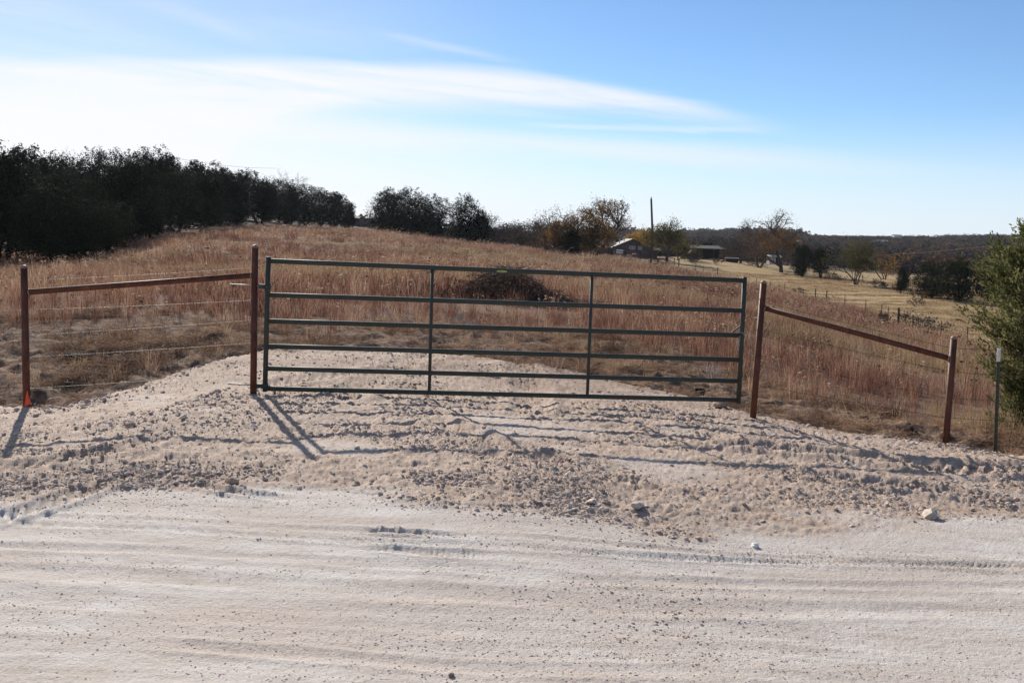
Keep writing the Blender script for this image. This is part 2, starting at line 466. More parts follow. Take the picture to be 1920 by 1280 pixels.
def mat_ground():
    m, t, b, out = material('field_soil'); p = pos(t)
    n1 = noise_n(t, scaled(t, p, (.05, .11, .1)), 1.0, 6, .6); n2 = noise_n(t, p, .9, 6, .65); n3 = noise_n(t, p, 9, 6, .7)
    field = ramp(t, n1, [(.36, (.12, .062, .045)), (.48, (.155, .088, .060)), (.56, (.21, .138, .080)), (.66, (.27, .19, .105))])
    field = mixc(t, maprange(t, n2, .42, .62, 0, .5), field, (.10, .062, .042))
    scr = ramp(t, n3, [(.3, (.06, .037, .027)), (.46, (.16, .102, .072)), (.66, (.31, .215, .15))])
    scr = mixc(t, maprange(t, noise_n(t, p, 2.4, 6, .7), .52, .62, 0, .75), scr, (.045, .030, .022))
    mw = ramp(t, noise_n(t, scaled(t, p, (.03, .30, .3)), 1.0, 6, .65), [(.3, (.23, .155, .078)), (.5, (.33, .235, .118)), (.7, (.43, .32, .17))])
    mw = mixc(t, maprange(t, noise_n(t, p, .6, 5), .5, .7, 0, .5), mw, (.20, .155, .075))
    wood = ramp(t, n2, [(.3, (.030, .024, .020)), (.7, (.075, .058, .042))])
    cal = ramp(t, n3, [(.3, (.50, .44, .38)), (.7, (.66, .62, .58))])
    col = mixc(t, fattr(t, 'scruff'), field, scr)
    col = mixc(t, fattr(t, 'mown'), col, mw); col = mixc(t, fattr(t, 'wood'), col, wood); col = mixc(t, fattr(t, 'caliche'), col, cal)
    t.links.new(col, b.inputs['Base Color']); b.inputs['Roughness'].default_value = .95; b.inputs['Specular IOR Level'].default_value = .1
    bump(t, b, math_n(t, 'MULTIPLY_ADD', n3, .5, n2), .8, .12)
    return m


def mat_leaf(name, stops, transl=.35, scale=.25, rough=.7, rnd=.5):
    """foliage or grass: colour by place noise and by the plant's own number, light passes through a little"""
    m, t, b, out = material(name); p = pos(t); spec = .15 if 'grass' in name or 'thatch' in name else .04
    oi = t.nodes.new('ShaderNodeObjectInfo'); n = noise_n(t, p, scale, 4, .6)
    g = t.nodes.new('ShaderNodeNewGeometry')
    v = math_n(t, 'MULTIPLY_ADD', math_n(t, 'SUBTRACT', oi.outputs['Random'], .5), rnd, n)
    v = math_n(t, 'MULTIPLY_ADD', math_n(t, 'SUBTRACT', g.outputs['Random Per Island'], .5), .34, v)
    col = ramp(t, v, stops); t.links.new(col, b.inputs['Base Color'])
    b.inputs['Roughness'].default_value = rough; b.inputs['Specular IOR Level'].default_value = spec
    tr = t.nodes.new('ShaderNodeBsdfTranslucent'); t.links.new(col, tr.inputs[0])
    mx = t.nodes.new('ShaderNodeMixShader'); mx.inputs[0].default_value = transl
    t.links.new(b.outputs[0], mx.inputs[1]); t.links.new(tr.outputs[0], mx.inputs[2]); t.links.new(mx.outputs[0], out.inputs[0])
    return m


def mat_plain(name, col, col2=None, scale=12, rough=.6, metal=0.0, bmp=.2, spec=.4, lo=.4, hi=.65, dist=.004):
    m, t, b, out = material(name); tc = t.nodes.new('ShaderNodeTexCoord').outputs['Object']
    n = noise_n(t, tc, scale, 6, .65)
    c = mixc(t, maprange(t, n, lo, hi, 0, 1), col, col2 or tuple(v * .7 for v in col))
    t.links.new(c, b.inputs['Base Color']); b.inputs['Roughness'].default_value = rough; b.inputs['Metallic'].default_value = metal
    b.inputs['Specular IOR Level'].default_value = spec
    if bmp: bump(t, b, n, bmp, dist)
    return m


def mat_rust():
    m, t, b, out = material('rusted_pipe'); tc = t.nodes.new('ShaderNodeTexCoord').outputs['Object']
    n = noise_n(t, scaled(t, tc, (9, 9, 4)), 1.6, 7, .7); f = noise_n(t, tc, 60, 5, .7)
    c = ramp(t, n, [(.3, (.040, .014, .009)), (.46, (.085, .026, .014)), (.6, (.135, .042, .020)), (.74, (.20, .085, .045))])
    c = mixc(t, maprange(t, f, .62, .74, 0, .5), c, (.26, .17, .12))
    t.links.new(c, b.inputs['Base Color']); b.inputs['Roughness'].default_value = .62; b.inputs['Specular IOR Level'].default_value = .35
    bump(t, b, math_n(t, 'ADD', n, f), .35, .003); return m


MAT = dict(
    clod=mat_plain('dark_earth', (.030, .020, .015), (.07, .047, .034), 30, .95, 0, .8, .1, dist=.02),
    caliche=mat_caliche(), soil=mat_ground(), rust=mat_rust(),
    green=mat_plain('green_paint', (.046, .056, .047), (.060, .062, .051), 18, .62, 0, .05, .22),
    steel=mat_plain('bare_steel', (.32, .31, .30), (.22, .20, .19), 40, .55, .5, .1),
    weld=mat_plain('pale_weld', (.30, .22, .17), (.18, .10, .07), 60, .6, .2, .4),
    wire=mat_plain('galvanised_wire', (.17, .16, .15), (.11, .10, .09), 30, .6, .4, 0),
    darkwire=mat_plain('rusty_wire', (.12, .085, .07), (.07, .045, .035), 30, .6, .4, 0),
    bark=mat_plain('grey_bark', (.085, .070, .058), (.045, .036, .030), 9, .9, 0, .6, .1, dist=.02),
    bark_dark=mat_plain('juniper_bark', (.050, .036, .028), (.028, .020, .016), 9, .9, 0, .6, .1, dist=.02),
    twig=mat_plain('bare_twigs', (.115, .092, .080), (.075, .058, .050), 3, .9, 0, 0, .1),
    pale_twig=mat_plain('bleached_twigs', (.50, .44, .38), (.34, .27, .22), 9, .8, 0, 0, .2),
    orange=mat_plain('orange_plastic', (.85, .10, .025), (.70, .075, .02), 30, .5, 0, .1),
    badge=mat_plain('pale_badge', (.42, .47, .13), (.30, .34, .10), 60, .5, 0, 0),
    tpost=mat_plain('green_post_paint', (.030, .045, .032), (.055, .040, .028), 20, .55, 0, .1),
    white=mat_plain('white_paint', (.72, .72, .70), (.50, .49, .46), 20, .5, 0, .05),
    wood_post=mat_plain('weathered_post', (.115, .075, .055), (.06, .040, .030), 10, .9, 0, .5, .1),
    pole=mat_plain('pole_wood', (.13, .10, .08), (.08, .06, .05), 5, .9, 0, .3, .1),
    rock=mat_plain('dusty_limestone', (.56, .50, .43), (.40, .32, .25), 22, .9, 0, .5, .2),
    rock_red=mat_plain('reddish_stone', (.33, .22, .16), (.46, .35, .27), 22, .9, 0, .5, .2),
    brick_wall=mat_plain('brown_siding', (.16, .115, .095), (.12, .088, .072), 3, .8, 0, .1, .2),
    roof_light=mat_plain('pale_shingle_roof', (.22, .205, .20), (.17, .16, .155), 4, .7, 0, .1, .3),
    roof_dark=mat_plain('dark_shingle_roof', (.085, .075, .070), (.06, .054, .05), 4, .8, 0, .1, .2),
    trim=mat_plain('white_trim', (.55, .55, .54), (.45, .45, .44), 4, .6, 0, 0),
    glass=mat_plain('window_glass', (.30, .33, .36), (.22, .25, .28), 4, .12, 0, 0, .8),
    interior=mat_plain('dark_boards', (.03, .026, .022), (.02, .018, .015), 4, .9, 0, 0, .1),
    shed_metal=mat_plain('shed_metal', (.50, .52, .55), (.38, .40, .43), 4, .5, .2, 0),
    grass=mat_leaf('bluestem_grass', [(.28, (.080, .036, .029)), (.42, (.18, .082, .060)), (.53, (.29, .148, .104)), (.64, (.39, .25, .16)), (.82, (.55, .42, .27))], .40, .11, .6, .26),
    straw=mat_leaf('straw_grass', [(.25, (.17, .098, .056)), (.5, (.28, .185, .105)), (.75, (.42, .315, .185))], .40, .3, .6, .4),
    thatch=mat_leaf('trampled_thatch', [(.26, (.07, .040, .028)), (.40, (.22, .125, .078)), (.54, (.40, .245, .15)), (.8, (.64, .48, .32))], .2, .8, .8, .5),
    juniper=mat_leaf('juniper_leaf', [(.25, (.006, .010, .004)), (.5, (.012, .019, .008)), (.75, (.028, .036, .014))], .06, .35, .8, .3),
    juniper_near=mat_leaf('juniper_spray', [(.22, (.035, .045, .018)), (.40, (.095, .108, .042)), (.58, (.19, .185, .080)), (.80, (.32, .27, .14))], .42, 1.2, .6, 0),
    oak=mat_leaf('rust_oak_leaf', [(.25, (.055, .040, .016)), (.45, (.13, .075, .024)), (.62, (.24, .125, .036)), (.8, (.34, .19, .06))], .30, .3, .7, .1),
    yellow=mat_leaf('yellow_leaf', [(.25, (.20, .13, .025)), (.5, (.36, .22, .04)), (.75, (.48, .31, .07))], .35, .3, .7, .1),
    olive=mat_leaf('olive_leaf', [(.25, (.04, .045, .015)), (.5, (.085, .085, .028)), (.75, (.20, .155, .045))], .3, .3, .7, .1),
    brown=mat_leaf('brown_brush', [(.25, (.050, .038, .032)), (.5, (.090, .065, .053)), (.75, (.145, .105, .08))], .15, .05, .9, .5),
    bramble=mat_leaf('bramble_leaf', [(.30, (.050, .026, .022)), (.6, (.10, .040, .032)), (.70, (.26, .05, .035)), (.85, (.24, .12, .06))], .2, 2.5, .8, 0),
    hill=mat_leaf('hillside_wood', [(.18, (.020, .026, .016)), (.36, (.045, .042, .034)), (.52, (.085, .066, .056)), (.70, (.12, .085, .066)), (.88, (.20, .11, .05))], .1, .012, .9, .75),
)

# ------------------------------------------------------------------ ground sheets
def build_ground():
    fine = np.radians(np.arange(-40, 40.001, .14)); coarse = np.radians(np.arange(40 + 4, 320, 4.0))
    th = np.concatenate([fine, coarse])
    r = np.concatenate([[.3, .9, 1.6], np.geomspace(2.4, 8.4, 40)[:-1], np.geomspace(8.4, 22, 200)[:-1], np.geomspace(22, 1600, 270)])
    TH, RR = np.meshgrid(th, r); X = RR * np.sin(TH); Y = RR * np.cos(TH)
    Z = H0(X, Y)
    dc = d_cal(X, Y); road = sstep(dc, -.1, .3) * (np.abs(TH - 0) < 7)
    a = np.where(Y > 1, X / np.maximum(Y, 1), 0)
    ys = np.interp(a, YS[:, 0], YS[:, 1]); scr = 1 - sstep(Y + (fbm(X * .6, Y * .6, 3, 71) - .5) * 3, ys - .5, ys + 2.0)
    near = 1 - sstep(RR, 40, 90)
    Z = Z + near * (1 - road) * ((fbm(X * .5, Y * .5, 3, 81) - .5) * .16 + scr * ((fbm(X * 1.8, Y * 1.8, 4, 83, .6) - .5) * .26 + (fbm(X * 6, Y * 6, 4, 85, .65) - .5) * .13)) + (1 - near) * (fbm(X * .03, Y * .03, 3, 82) - .5) * .5 * sstep(RR, 250, 500)
    cone = (np.abs(((TH + math.pi) % (2 * math.pi)) - math.pi) < R(38.5)) & (RR > 2.65)
    Z = Z - np.where(cone, sstep(dc, -.05, .25) * .13, 0)
    nrow, ncol = X.shape
    idx = np.arange(nrow * ncol).reshape(nrow, ncol); nxt = np.roll(idx, -1, axis=1)
    q = np.stack([idx[:-1], idx[1:], nxt[1:], nxt[:-1]], -1).reshape(-1, 4)[:, ::-1]
    V = np.stack([X, Y, Z], -1).reshape(-1, 3)
    c = len(V); V = np.vstack([V, [[0, 0, float(H0(np.array(0.), np.array(.0)))]]])
    tri = np.stack([idx[0], nxt[0], np.full(ncol, c)], -1)
    me = mesh_from('field', V, [q, tri], True)
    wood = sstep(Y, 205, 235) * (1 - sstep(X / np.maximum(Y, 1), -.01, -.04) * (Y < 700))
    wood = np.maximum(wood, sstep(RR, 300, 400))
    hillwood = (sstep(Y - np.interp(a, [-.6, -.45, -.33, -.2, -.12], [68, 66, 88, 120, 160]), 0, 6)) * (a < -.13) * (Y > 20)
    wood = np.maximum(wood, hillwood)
    for nme, v in (('scruff', scr * (1 - sstep(RR, 25, 35))), ('mown', mown(X, Y)), ('wood', wood), ('caliche', road)):
        attr(me, nme, np.append(v.ravel(), 0 if nme != 'caliche' else 1))
    o = obj('field', me, MAT['soil']); tag(o, 'rolling ground of the open field with dry grass and mown pasture beyond', kind='structure')


def build_caliche():
    th = np.radians(np.linspace(-39, 39, 1060)); r = 1 / np.linspace(1 / 2.6, 1 / 17.0, 480)
    TH, RR = np.meshgrid(th, r); X = RR * np.sin(TH); Y = RR * np.cos(TH)
    h, rub = caliche_relief(X, Y); dc = d_cal(X, Y)
    Z = H0(X, Y) + h + .035 - (1 - sstep(dc, -.12, .22)) * .20
    keep_v = dc > -.18
    dirt = ((1 - sstep(dc + (fbm(X * 4, Y * 4, 4, 35) - .5) * 1.1, -.1, .75)) * sstep(Y, 9.6, 10.4) + .55 * sstep(Y, 10, 12) * sstep(fbm(X * 1.4, Y * 2.4, 4, 37), .42, .62) + .34 * sstep(Y, 9.7, 11)).ravel().clip(0, 1)
    nrow, ncol = X.shape; idx = np.arange(nrow * ncol).reshape(nrow, ncol)
    q = np.stack([idx[:-1, :-1], idx[:-1, 1:], idx[1:, 1:], idx[1:, :-1]], -1).reshape(-1, 4)
    kv = keep_v.ravel(); q = q[kv[q].any(1)]
    V = np.stack([X, Y, Z], -1).reshape(-1, 3); rubf = rub.ravel()
    cx = Y.ravel()[q].mean(1); lim = np.interp(X.ravel()[q].mean(1), YR[:, 0], YR[:, 1]) + .3
    for name, m, lab in (('gravel_road', cx < lim, 'pale dusty caliche road with faint tyre tracks in the foreground'),
                         ('gravel_driveway', cx >= lim, 'rough crushed limestone driveway apron running under the gate')):
        qq = q[m]; used, inv = np.unique(qq, return_inverse=True)
        me = mesh_from(name, V[used], inv.reshape(-1, 4), True); attr(me, 'rubble', np.maximum(rubf, .85 * sstep(V[:, 1], 9.6, 10.8))[used]); attr(me, 'dirt', dirt[used])
        tag(obj(name, me, MAT['caliche']), lab, kind='structure')


build_ground(); build_caliche()


def ground_z(x, y):
    x = np.atleast_1d(np.asarray(x, float)); y = np.atleast_1d(np.asarray(y, float))
    return H0(x, y)


def gz(x, y): return float(ground_z(x, y)[0])

# ------------------------------------------------------------------ scattering
def proto(name, V, T, m, smooth=False):
    me = mesh_from(name, V, T, smooth); me.materials.append(m); return D.objects.new(name, me)


def scatter(name, protos, pts, rot, scl, idx, label):
    col = D.collections.new(name + '_pieces')
    for i, p in enumerate(protos): p.name = '%s_piece_%02d' % (name, i); col.objects.link(p)
    me = mesh_from(name, pts, np.zeros((0, 3), int)) if False else D.meshes.new(name)
    me.vertices.add(len(pts)); me.vertices.foreach_set('co', np.asarray(pts, np.float32).ravel())
    for n_, v in (('rot', rot), ('scl', scl)):
        a = me.attributes.new(n_, 'FLOAT_VECTOR', 'POINT'); a.data.foreach_set('vector', np.asarray(v, np.float32).ravel())
    a = me.attributes.new('idx', 'INT', 'POINT'); a.data.foreach_set('value', np.asarray(idx, np.int32))
    o = obj(name, me); tag(o, label, kind='stuff')
    g = D.node_groups.new(name + '_scatter', 'GeometryNodeTree')
    g.interface.new_socket('Geometry', in_out='INPUT', socket_type='NodeSocketGeometry')
    g.interface.new_socket('Geometry', in_out='OUTPUT', socket_type='NodeSocketGeometry')
    gi = g.nodes.new('NodeGroupInput'); go = g.nodes.new('NodeGroupOutput')
    iop = g.nodes.new('GeometryNodeInstanceOnPoints'); ci = g.nodes.new('GeometryNodeCollectionInfo')
    ci.inputs['Collection'].default_value = col; ci.inputs['Separate Children'].default_value = True; ci.inputs['Reset Children'].default_value = True
    iop.inputs['Pick Instance'].default_value = True

    def na(n_, ty):
        n = g.nodes.new('GeometryNodeInputNamedAttribute'); n.data_type = ty; n.inputs['Name'].default_value = n_
        return n.outputs['Attribute']
    e = g.nodes.new('FunctionNodeEulerToRotation'); g.links.new(na('rot', 'FLOAT_VECTOR'), e.inputs[0])
    g.links.new(gi.outputs[0], iop.inputs['Points']); g.links.new(ci.outputs[0], iop.inputs['Instance'])
    g.links.new(na('idx', 'INT'), iop.inputs['Instance Index']); g.links.new(e.outputs[0], iop.inputs['Rotation'])
    g.links.new(na('scl', 'FLOAT_VECTOR'), iop.inputs['Scale']); g.links.new(iop.outputs[0], go.inputs[0])
    md = o.modifiers.new('scatter', 'NODES'); md.node_group = g
    return o


def stone_mesh(seed, sub=1, flat=.7):
    r = np.random.default_rng(seed); import bmesh
    bm = bmesh.new(); bmesh.ops.create_icosphere(bm, subdivisions=sub, radius=1)
    V = np.array([v.co[:] for v in bm.verts]); T = np.array([[v.index for v in f.verts] for f in bm.faces]); bm.free()
    for k in range(5):
        d = r.normal(size=3); d /= np.linalg.norm(d); lim = r.uniform(.5, .85)
        s = V @ d; V = V - np.outer(np.maximum(s - lim, 0), d)
    V *= (1 + r.uniform(-.10, .10, len(V)))[:, None]; V[:, 2] *= flat; V[:, 0] *= r.uniform(.8, 1.35)
    return V, T


def stone_mat():
    m, t, b, out = material('caliche_stone'); p = pos(t); oi = t.nodes.new('ShaderNodeObjectInfo')
    c = ramp(t, oi.outputs['Random'], [(.0, (.34, .24, .175)), (.3, (.48, .355, .27)), (.6, (.54, .425, .335)), (.85, (.64, .55, .47)), (1, (.40, .30, .23))])
    n = noise_n(t, p, 45, 5, .7); c = mixc(t, maprange(t, n, .4, .65, 0, .5), c, (.53, .47, .42))
    t.links.new(c, b.inputs['Base Color']); b.inputs['Roughness'].default_value = .9; b.inputs['Specular IOR Level'].default_value = .2
    bump(t, b, n, .4, .006); return m


def build_stones():
    sm = stone_mat()
    protos = [proto('stone', *stone_mesh(100 + i, 2 if i < 4 else 1, .6 + .05 * (i % 4)), sm) for i in range(8)]
    n = 620000
    a = rng.uniform(-.66, .66, n); inv = rng.uniform(1 / 15.0, 1 / 2.9, n); y = 1 / inv; x = a * y
    # density falls off as seen: choose by local rubble
    h, rub = caliche_relief(x, y); dc = d_cal(x, y)
    clump = sstep(fbm(x * 2.2, y * 2.2, 3, 301), .42, .66)
    area = y ** 3 / 200.0
    edge = np.exp(-((d_rub(x, y) - .35) / .40) ** 2) * sstep(fbm(x * .9, y * .2, 3, 311), .25, .75)
    streak = sstep(fbm(x * .5 + 2, y * 5, 4, 315), .50, .66)
    w = (.22 + .78 * clump) * rub ** 1.2 * .42 + edge * .22 * clump + .012 + .10 * streak
    patch = np.exp(-(((x - .75) / .55) ** 2 + ((y - 4.75) / .45) ** 2)) * .22 + np.exp(-((x - .5) / 1.3) ** 2 - ((y - 3.9) / .9) ** 2) * .12
    w = (w + patch) * np.clip(area, 0, 1)
    k = (rng.random(n) < w) & (dc > .02); x, y, rub, h, clump, edge = x[k], y[k], rub[k], h[k], clump[k], edge[k]; n = len(x)
    pt = np.exp(-(((x - .75) / .55) ** 2 + ((y - 4.75) / .45) ** 2)); s = .0026 * np.exp(rng.exponential(.46, n)) * (1 + .9 * rub * clump + .9 * edge)
    s = np.minimum(s, .023)
    s = np.where(rub < .3, np.minimum(s * .95, .0065 + .007 * pt + .016 * edge), s) * np.where(y > 9, 1.3, 1)
    z = H0(x, y) + h + .035 + s * .02
    rot = np.stack([rng.uniform(-.5, .5, n), rng.uniform(-.5, .5, n), rng.uniform(0, 6.28, n)], -1)
    scl = np.stack([s, s * rng.uniform(.7, 1, n), s * rng.uniform(.7, 1, n)], -1)
    big = s > .014
    idx = np.where(big, rng.integers(0, 4, n), rng.integers(4, 8, n))
    scatter('loose_gravel', protos, np.stack([x, y, z], -1), rot, scl, idx, 'loose tan and white limestone gravel strewn over the driveway and road')
    print('stones', n)


build_stones()


def single_stone(px, py, z, size, m, label, name='rock', group=None):
    x, y = G(px, py, z); V, T = stone_mesh(int(px * 3 + py), 2, .62)
    h, _ = caliche_relief(np.array([x]), np.array([y])); dc = d_cal(np.array([x]), np.array([y]))[0]
    zz = gz(x, y) + (h[0] + .035 if dc > 0 else .02)
    o = obj(name, mesh_from(name, V * size, T), m, loc=(x, y, zz + size * .25)); o.rotation_euler = (.1, .1, px)
    tag(o, label, 'rock', group)


single_stone(1349, 771, -.22, .095, MAT['rock_red'], 'flat reddish stone on the driveway below the latch end of the gate')
single_stone(1579, 775, -.25, .085, MAT['rock'], 'grey stone lying in the trampled grass under the right brace rail')
single_stone(1415, 1019, -.12, .028, MAT['white'], 'small bright white stone alone on the smooth road')
single_stone(1107, 953, -.1, .042, MAT['rock'], 'pale stone at the lower rim of the rubble below the gate centre')
single_stone(1195, 958, -.1, .045, MAT['rock'], 'rounded pale stone half buried at the edge of the smooth road')
single_stone(1745, 966, -.14, .060, MAT['rock'], 'largest pale stone in the heap at the right of the rubble')
single_stone(245, 800, 0, .045, MAT['rock_red'], 'tan stone among clods below the left brace rail')
single_stone(345, 790, 0, .045, MAT['rock'], 'round stone in the shadow line of the left brace rail')
single_stone(434, 902, -.02, .048, MAT['rock_red'], 'brown lump at the left rim of the rubble')
single_stone(846, 1253, -.08, .014, MAT['rock_red'], 'small dark pebble alone on the road at the bottom centre')

# ------------------------------------------------------------------ grass
def tuft(seed, n, h, spread, w, lean=.25, head=False):
    r = np.random.default_rng(seed); V = []; Q = []; T = []
    for i in range(n):
        a = r.uniform(0, 6.283); rad = spread * math.sqrt(r.random()); hh = h * r.uniform(.45, 1.0)
        x, y = rad * math.cos(a), rad * math.sin(a); la = a + r.normal(0, .9); ln = abs(r.normal(0, lean)) + .03
        wa = r.uniform(0, 3.14); wx, wy = math.cos(wa) * w / 2, math.sin(wa) * w / 2
        dx, dy = math.cos(la) * ln * hh, math.sin(la) * ln * hh; b = len(V)
        m = (x + dx * .4, y + dy * .4, hh * .58); tp = (x + dx * 1.15, y + dy * 1.15, hh * (1 - ln * .3))
        V += [(x - wx, y - wy, -.03), (x + wx, y + wy, -.03), (m[0] + wx * .8, m[1] + wy * .8, m[2]), (m[0] - wx * .8, m[1] - wy * .8, m[2]), tp]
        Q.append((b, b + 1, b + 2, b + 3)); T.append((b + 3, b + 2, b + 4))
    return np.array(V), [np.array(Q), np.array(T)]


def lay(seed, n, L, w):       # trampled, lying blades
    r = np.random.default_rng(seed); V = []; Q = []
    for i in range(n):
        x, y = r.normal(0, L * .45, 2); a = r.uniform(0, 6.283); l = L * r.uniform(.35, 1); z = abs(r.normal(0, L * .16))
        tz = r.normal(.05, .25) * l; dx, dy = math.cos(a) * l, math.sin(a) * l; px, py = -math.sin(a) * w, math.cos(a) * w; b = len(V)
        V += [(x, y, z), (x + px, y + py, z + w * .5), (x + dx + px * .3, y + dy + py * .3, abs(z + tz)), (x + dx, y + dy, abs(z + tz) + w * .3)]
        Q.append((b, b + 1, b + 2, b + 3))
    return np.array(V), [np.array(Q)]


def stalks(seed):           # taller dead weeds with pale seed heads
    r = np.random.default_rng(seed); V, F_ = tuft(seed, 7, .75, .12, .007, .22); Q = [F_[0]]; T = [F_[1]]; V = list(map(tuple, V)); tips_ = [V[i] for i in range(4, len(V), 5)]
    for tp in tips_:
        for k in range(5):
            c = np.array(tp) + r.normal(0, .022, 3) - [0, 0, r.uniform(0, .12)]; e = r.normal(size=3) * .011; f = r.normal(size=3) * .011; b = len(V)
            V += [tuple(c - e), tuple(c + f), tuple(c + e), tuple(c - f)]; Q.append(np.array([[b, b + 1, b + 2, b + 3]]))
    return np.array(V), [np.concatenate(Q), np.concatenate(T)]


def sample_field(n, y0, y1, amax=.66):
    u = rng.random(n); y = np.sqrt(y0 ** 2 + u * (y1 ** 2 - y0 ** 2)); a = rng.uniform(-amax, amax, n); return a * y, y


def build_grass():
    gp = [proto('g', *tuft(200 + i, 26, .62, .10, .0065, .16), MAT['grass']) for i in range(5)]
    gp += [proto('g', *tuft(220 + i, 34, .42, .17, .006, .42), MAT['grass']) for i in range(3)] + [proto('g', *stalks(230 + i), MAT['thatch']) for i in range(2)]
    sp = [proto('s', *tuft(240 + i, 40, .55, .13, .006, .40), MAT['straw']) for i in range(3)]
    xs = []; ys_ = []; ss = []; ws = []
    for y0, y1, dens, sc, wf in ((9.5, 22, 15, .92, 1), (22, 40, 8.5, 1.0, 1.35), (40, 75, 3.6, 1.05, 2.2), (75, 160, 1.25, 1.1, 3.8)):
        area = .66 * (y1 ** 2 - y0 ** 2); x, y = sample_field(int(area * dens), y0, y1)
        xs.append(x); ys_.append(y); ss.append(np.full(len(x), sc)); ws.append(np.full(len(x), wf))
    x = np.concatenate(xs); y = np.concatenate(ys_); s = np.concatenate(ss); wf = np.concatenate(ws)
    a = x / y; lim = np.interp(a, YS[:, 0], YS[:, 1]); nz = fbm(x * .6, y * .6, 3, 71) - .5
    tall = sstep(y + nz * 3, lim - .2, lim + 1.6)
    hillw = np.interp(a, [-.7, -.45, -.33, -.2, -.12], [66, 66, 86, 118, 155])
    dens = fbm(x * .35, y * .35, 4, 91)
    k = (rng.random(len(x)) < tall * (.15 + 1.1 * sstep(dens, .30, .62))) & (mown(x, y) < .3) & (y < np.where(a < -.12, hillw, 160)) & (d_cal(x, y) < -.05)
    k &= ~((np.hypot((x + .2) / 2.0, (y - 23.3) / 2.2) < 1) & (rng.random(len(x)) < .75))
    k &= ~((a > .12) & (y > np.interp(a, [.12, .16, .25], [120, 140, 120])))
    x, y, s, wf = x[k], y[k], s[k], wf[k]; n = len(x)
    straw = (fbm(x * .09 + 3, y * .16, 4, 95) > .56) | ((x / y > .41) & (y < 15))
    hv = .40 + 1.05 * fbm(x * .35, y * .35, 4, 97)
    s = s * hv * rng.uniform(.6, 1.35, n) * (.8 + .2 * sstep(y, 12, 25))
    rot = np.stack([rng.normal(0, .08, n), rng.normal(.03, .08, n), rng.uniform(0, 6.28, n)], -1)
    scl = np.stack([s * wf, s * wf, s], -1); z = ground_z(x, y) - .02
    idx = rng.integers(0, 8, n); idx[rng.random(n) < .07] = 8; idx[rng.random(n) < .04] = 9; m = straw
    pts = np.stack([x, y, z], -1)
    scatter('bluestem_grass', gp, pts[~m], rot[~m], scl[~m], idx[~m], 'tall reddish brown prairie grass covering the field beyond the gate')
    scatter('straw_grass', sp, pts[m], rot[m], scl[m], rng.integers(0, 3, m.sum()), 'pale straw coloured grass in patches across the field')
    print('grass', n)
    # trampled thatch between driveway and tall grass
    lp = [proto('l', *lay(300 + i, 60, .19, .004), MAT['thatch']) for i in range(5)] + [proto('l', *tuft(320 + i, 34, .24, .08, .004, .55), MAT['thatch']) for i in range(3)]
    x, y = sample_field(52000, 9.0, 24); a = x / y; lim = np.interp(a, YS[:, 0], YS[:, 1]) + 1.5
    nz = fbm(x * 1.1, y * 1.1, 4, 99); k = (d_cal(x, y) < (y > 10) * rng.exponential(.16, len(x))) & (y < lim) & (rng.random(len(x)) < .16 + .6 * sstep(nz, .44, .60)); x, y, nz = x[k], y[k], nz[k]; n = len(x)
    s = (.4 + .5 * sstep(nz, .4, .65)) * rng.exponential(.35, n).clip(0, 1.2) + .35
    z = ground_z(x, y) + .015 + (fbm(x * .5, y * .5, 3, 81) - .5) * .16 + (fbm(x * 1.8, y * 1.8, 4, 83, .6) - .5) * .26 + (fbm(x * 6, y * 6, 4, 85, .65) - .5) * .13
    scatter('trampled_grass', lp, np.stack([x, y, z], -1), np.stack([rng.normal(0, .15, n), rng.normal(0, .15, n), rng.uniform(0, 6.28, n)], -1),
            np.stack([s, s, s], -1), np.where(rng.random(n) < .85, rng.integers(0, 5, n), rng.integers(5, 8, n)), 'matted brown grass and clods trampled flat beside the driveway')
    # short stubble of the mown pasture
    x, y = sample_field(60000, 36, 150); k = (mown(x, y) > .6) & (fbm(x * .15, y * .5, 3, 111) > .40); x, y = x[k], y[k]; n = len(x)
    mp = [proto('m', *tuft(340 + i, 26, .12, .30, .012, .5), MAT['straw']) for i in range(3)]
    s = rng.uniform(.6, 1.4, n); scatter('pasture_stubble', mp, np.stack([x, y, ground_z(x, y)], -1), np.stack([s * 0, s * 0, rng.uniform(0, 6.28, n)], -1),
            np.stack([s * 1.6, s * 1.6, s], -1), rng.integers(0, 3, n), 'short straw stubble of the mown pasture on the right')


build_grass()

# uprooted clods of dark earth and grass beside the driveway
for i, (px, py, z, w, h, lab) in enumerate([(1603, 790, -.30, .17, .10, 'large dark uprooted clod of earth at the gravel edge, left of the short post'), (1645, 797, -.32, .12, .07, 'small dark clod right of the large dark clod'),
                                            (1452, 752, -.25, .15, .08, 'dark clod of earth just right of the tall right gate post'), (1305, 730, -.2, .13, .06, 'dark clod at the driveway edge behind the gate'),
                                            (140, 668, .05, .22, .09, 'dark clod of turf behind the left brace'), (265, 645, .1, .2, .07, 'low dark turf clod left of the left gate post'), (1690, 812, -.32, .12, .07, 'brown clod close to the short right post')]):
    x, y = G(px, py, z); V, T = stone_mesh(600 + i, 2, .6); r = np.random.default_rng(610 + i); V = V * (1 + .35 * r.normal(size=(len(V), 1)).clip(-1, 1)) * [w, w * .7, h * 1.5]
    t = empty('earth_clod', (x, y, gz(x, y) + .01), lab, 'clod'); me = mesh_from('soil', V, T); obj('soil', me, MAT['clod'], t)
    V, Q = lay(620 + i, 60, w * 1.3, .005); tag(obj('blades', mesh_from('blades', V, Q), MAT['thatch'], t), kind='stuff')

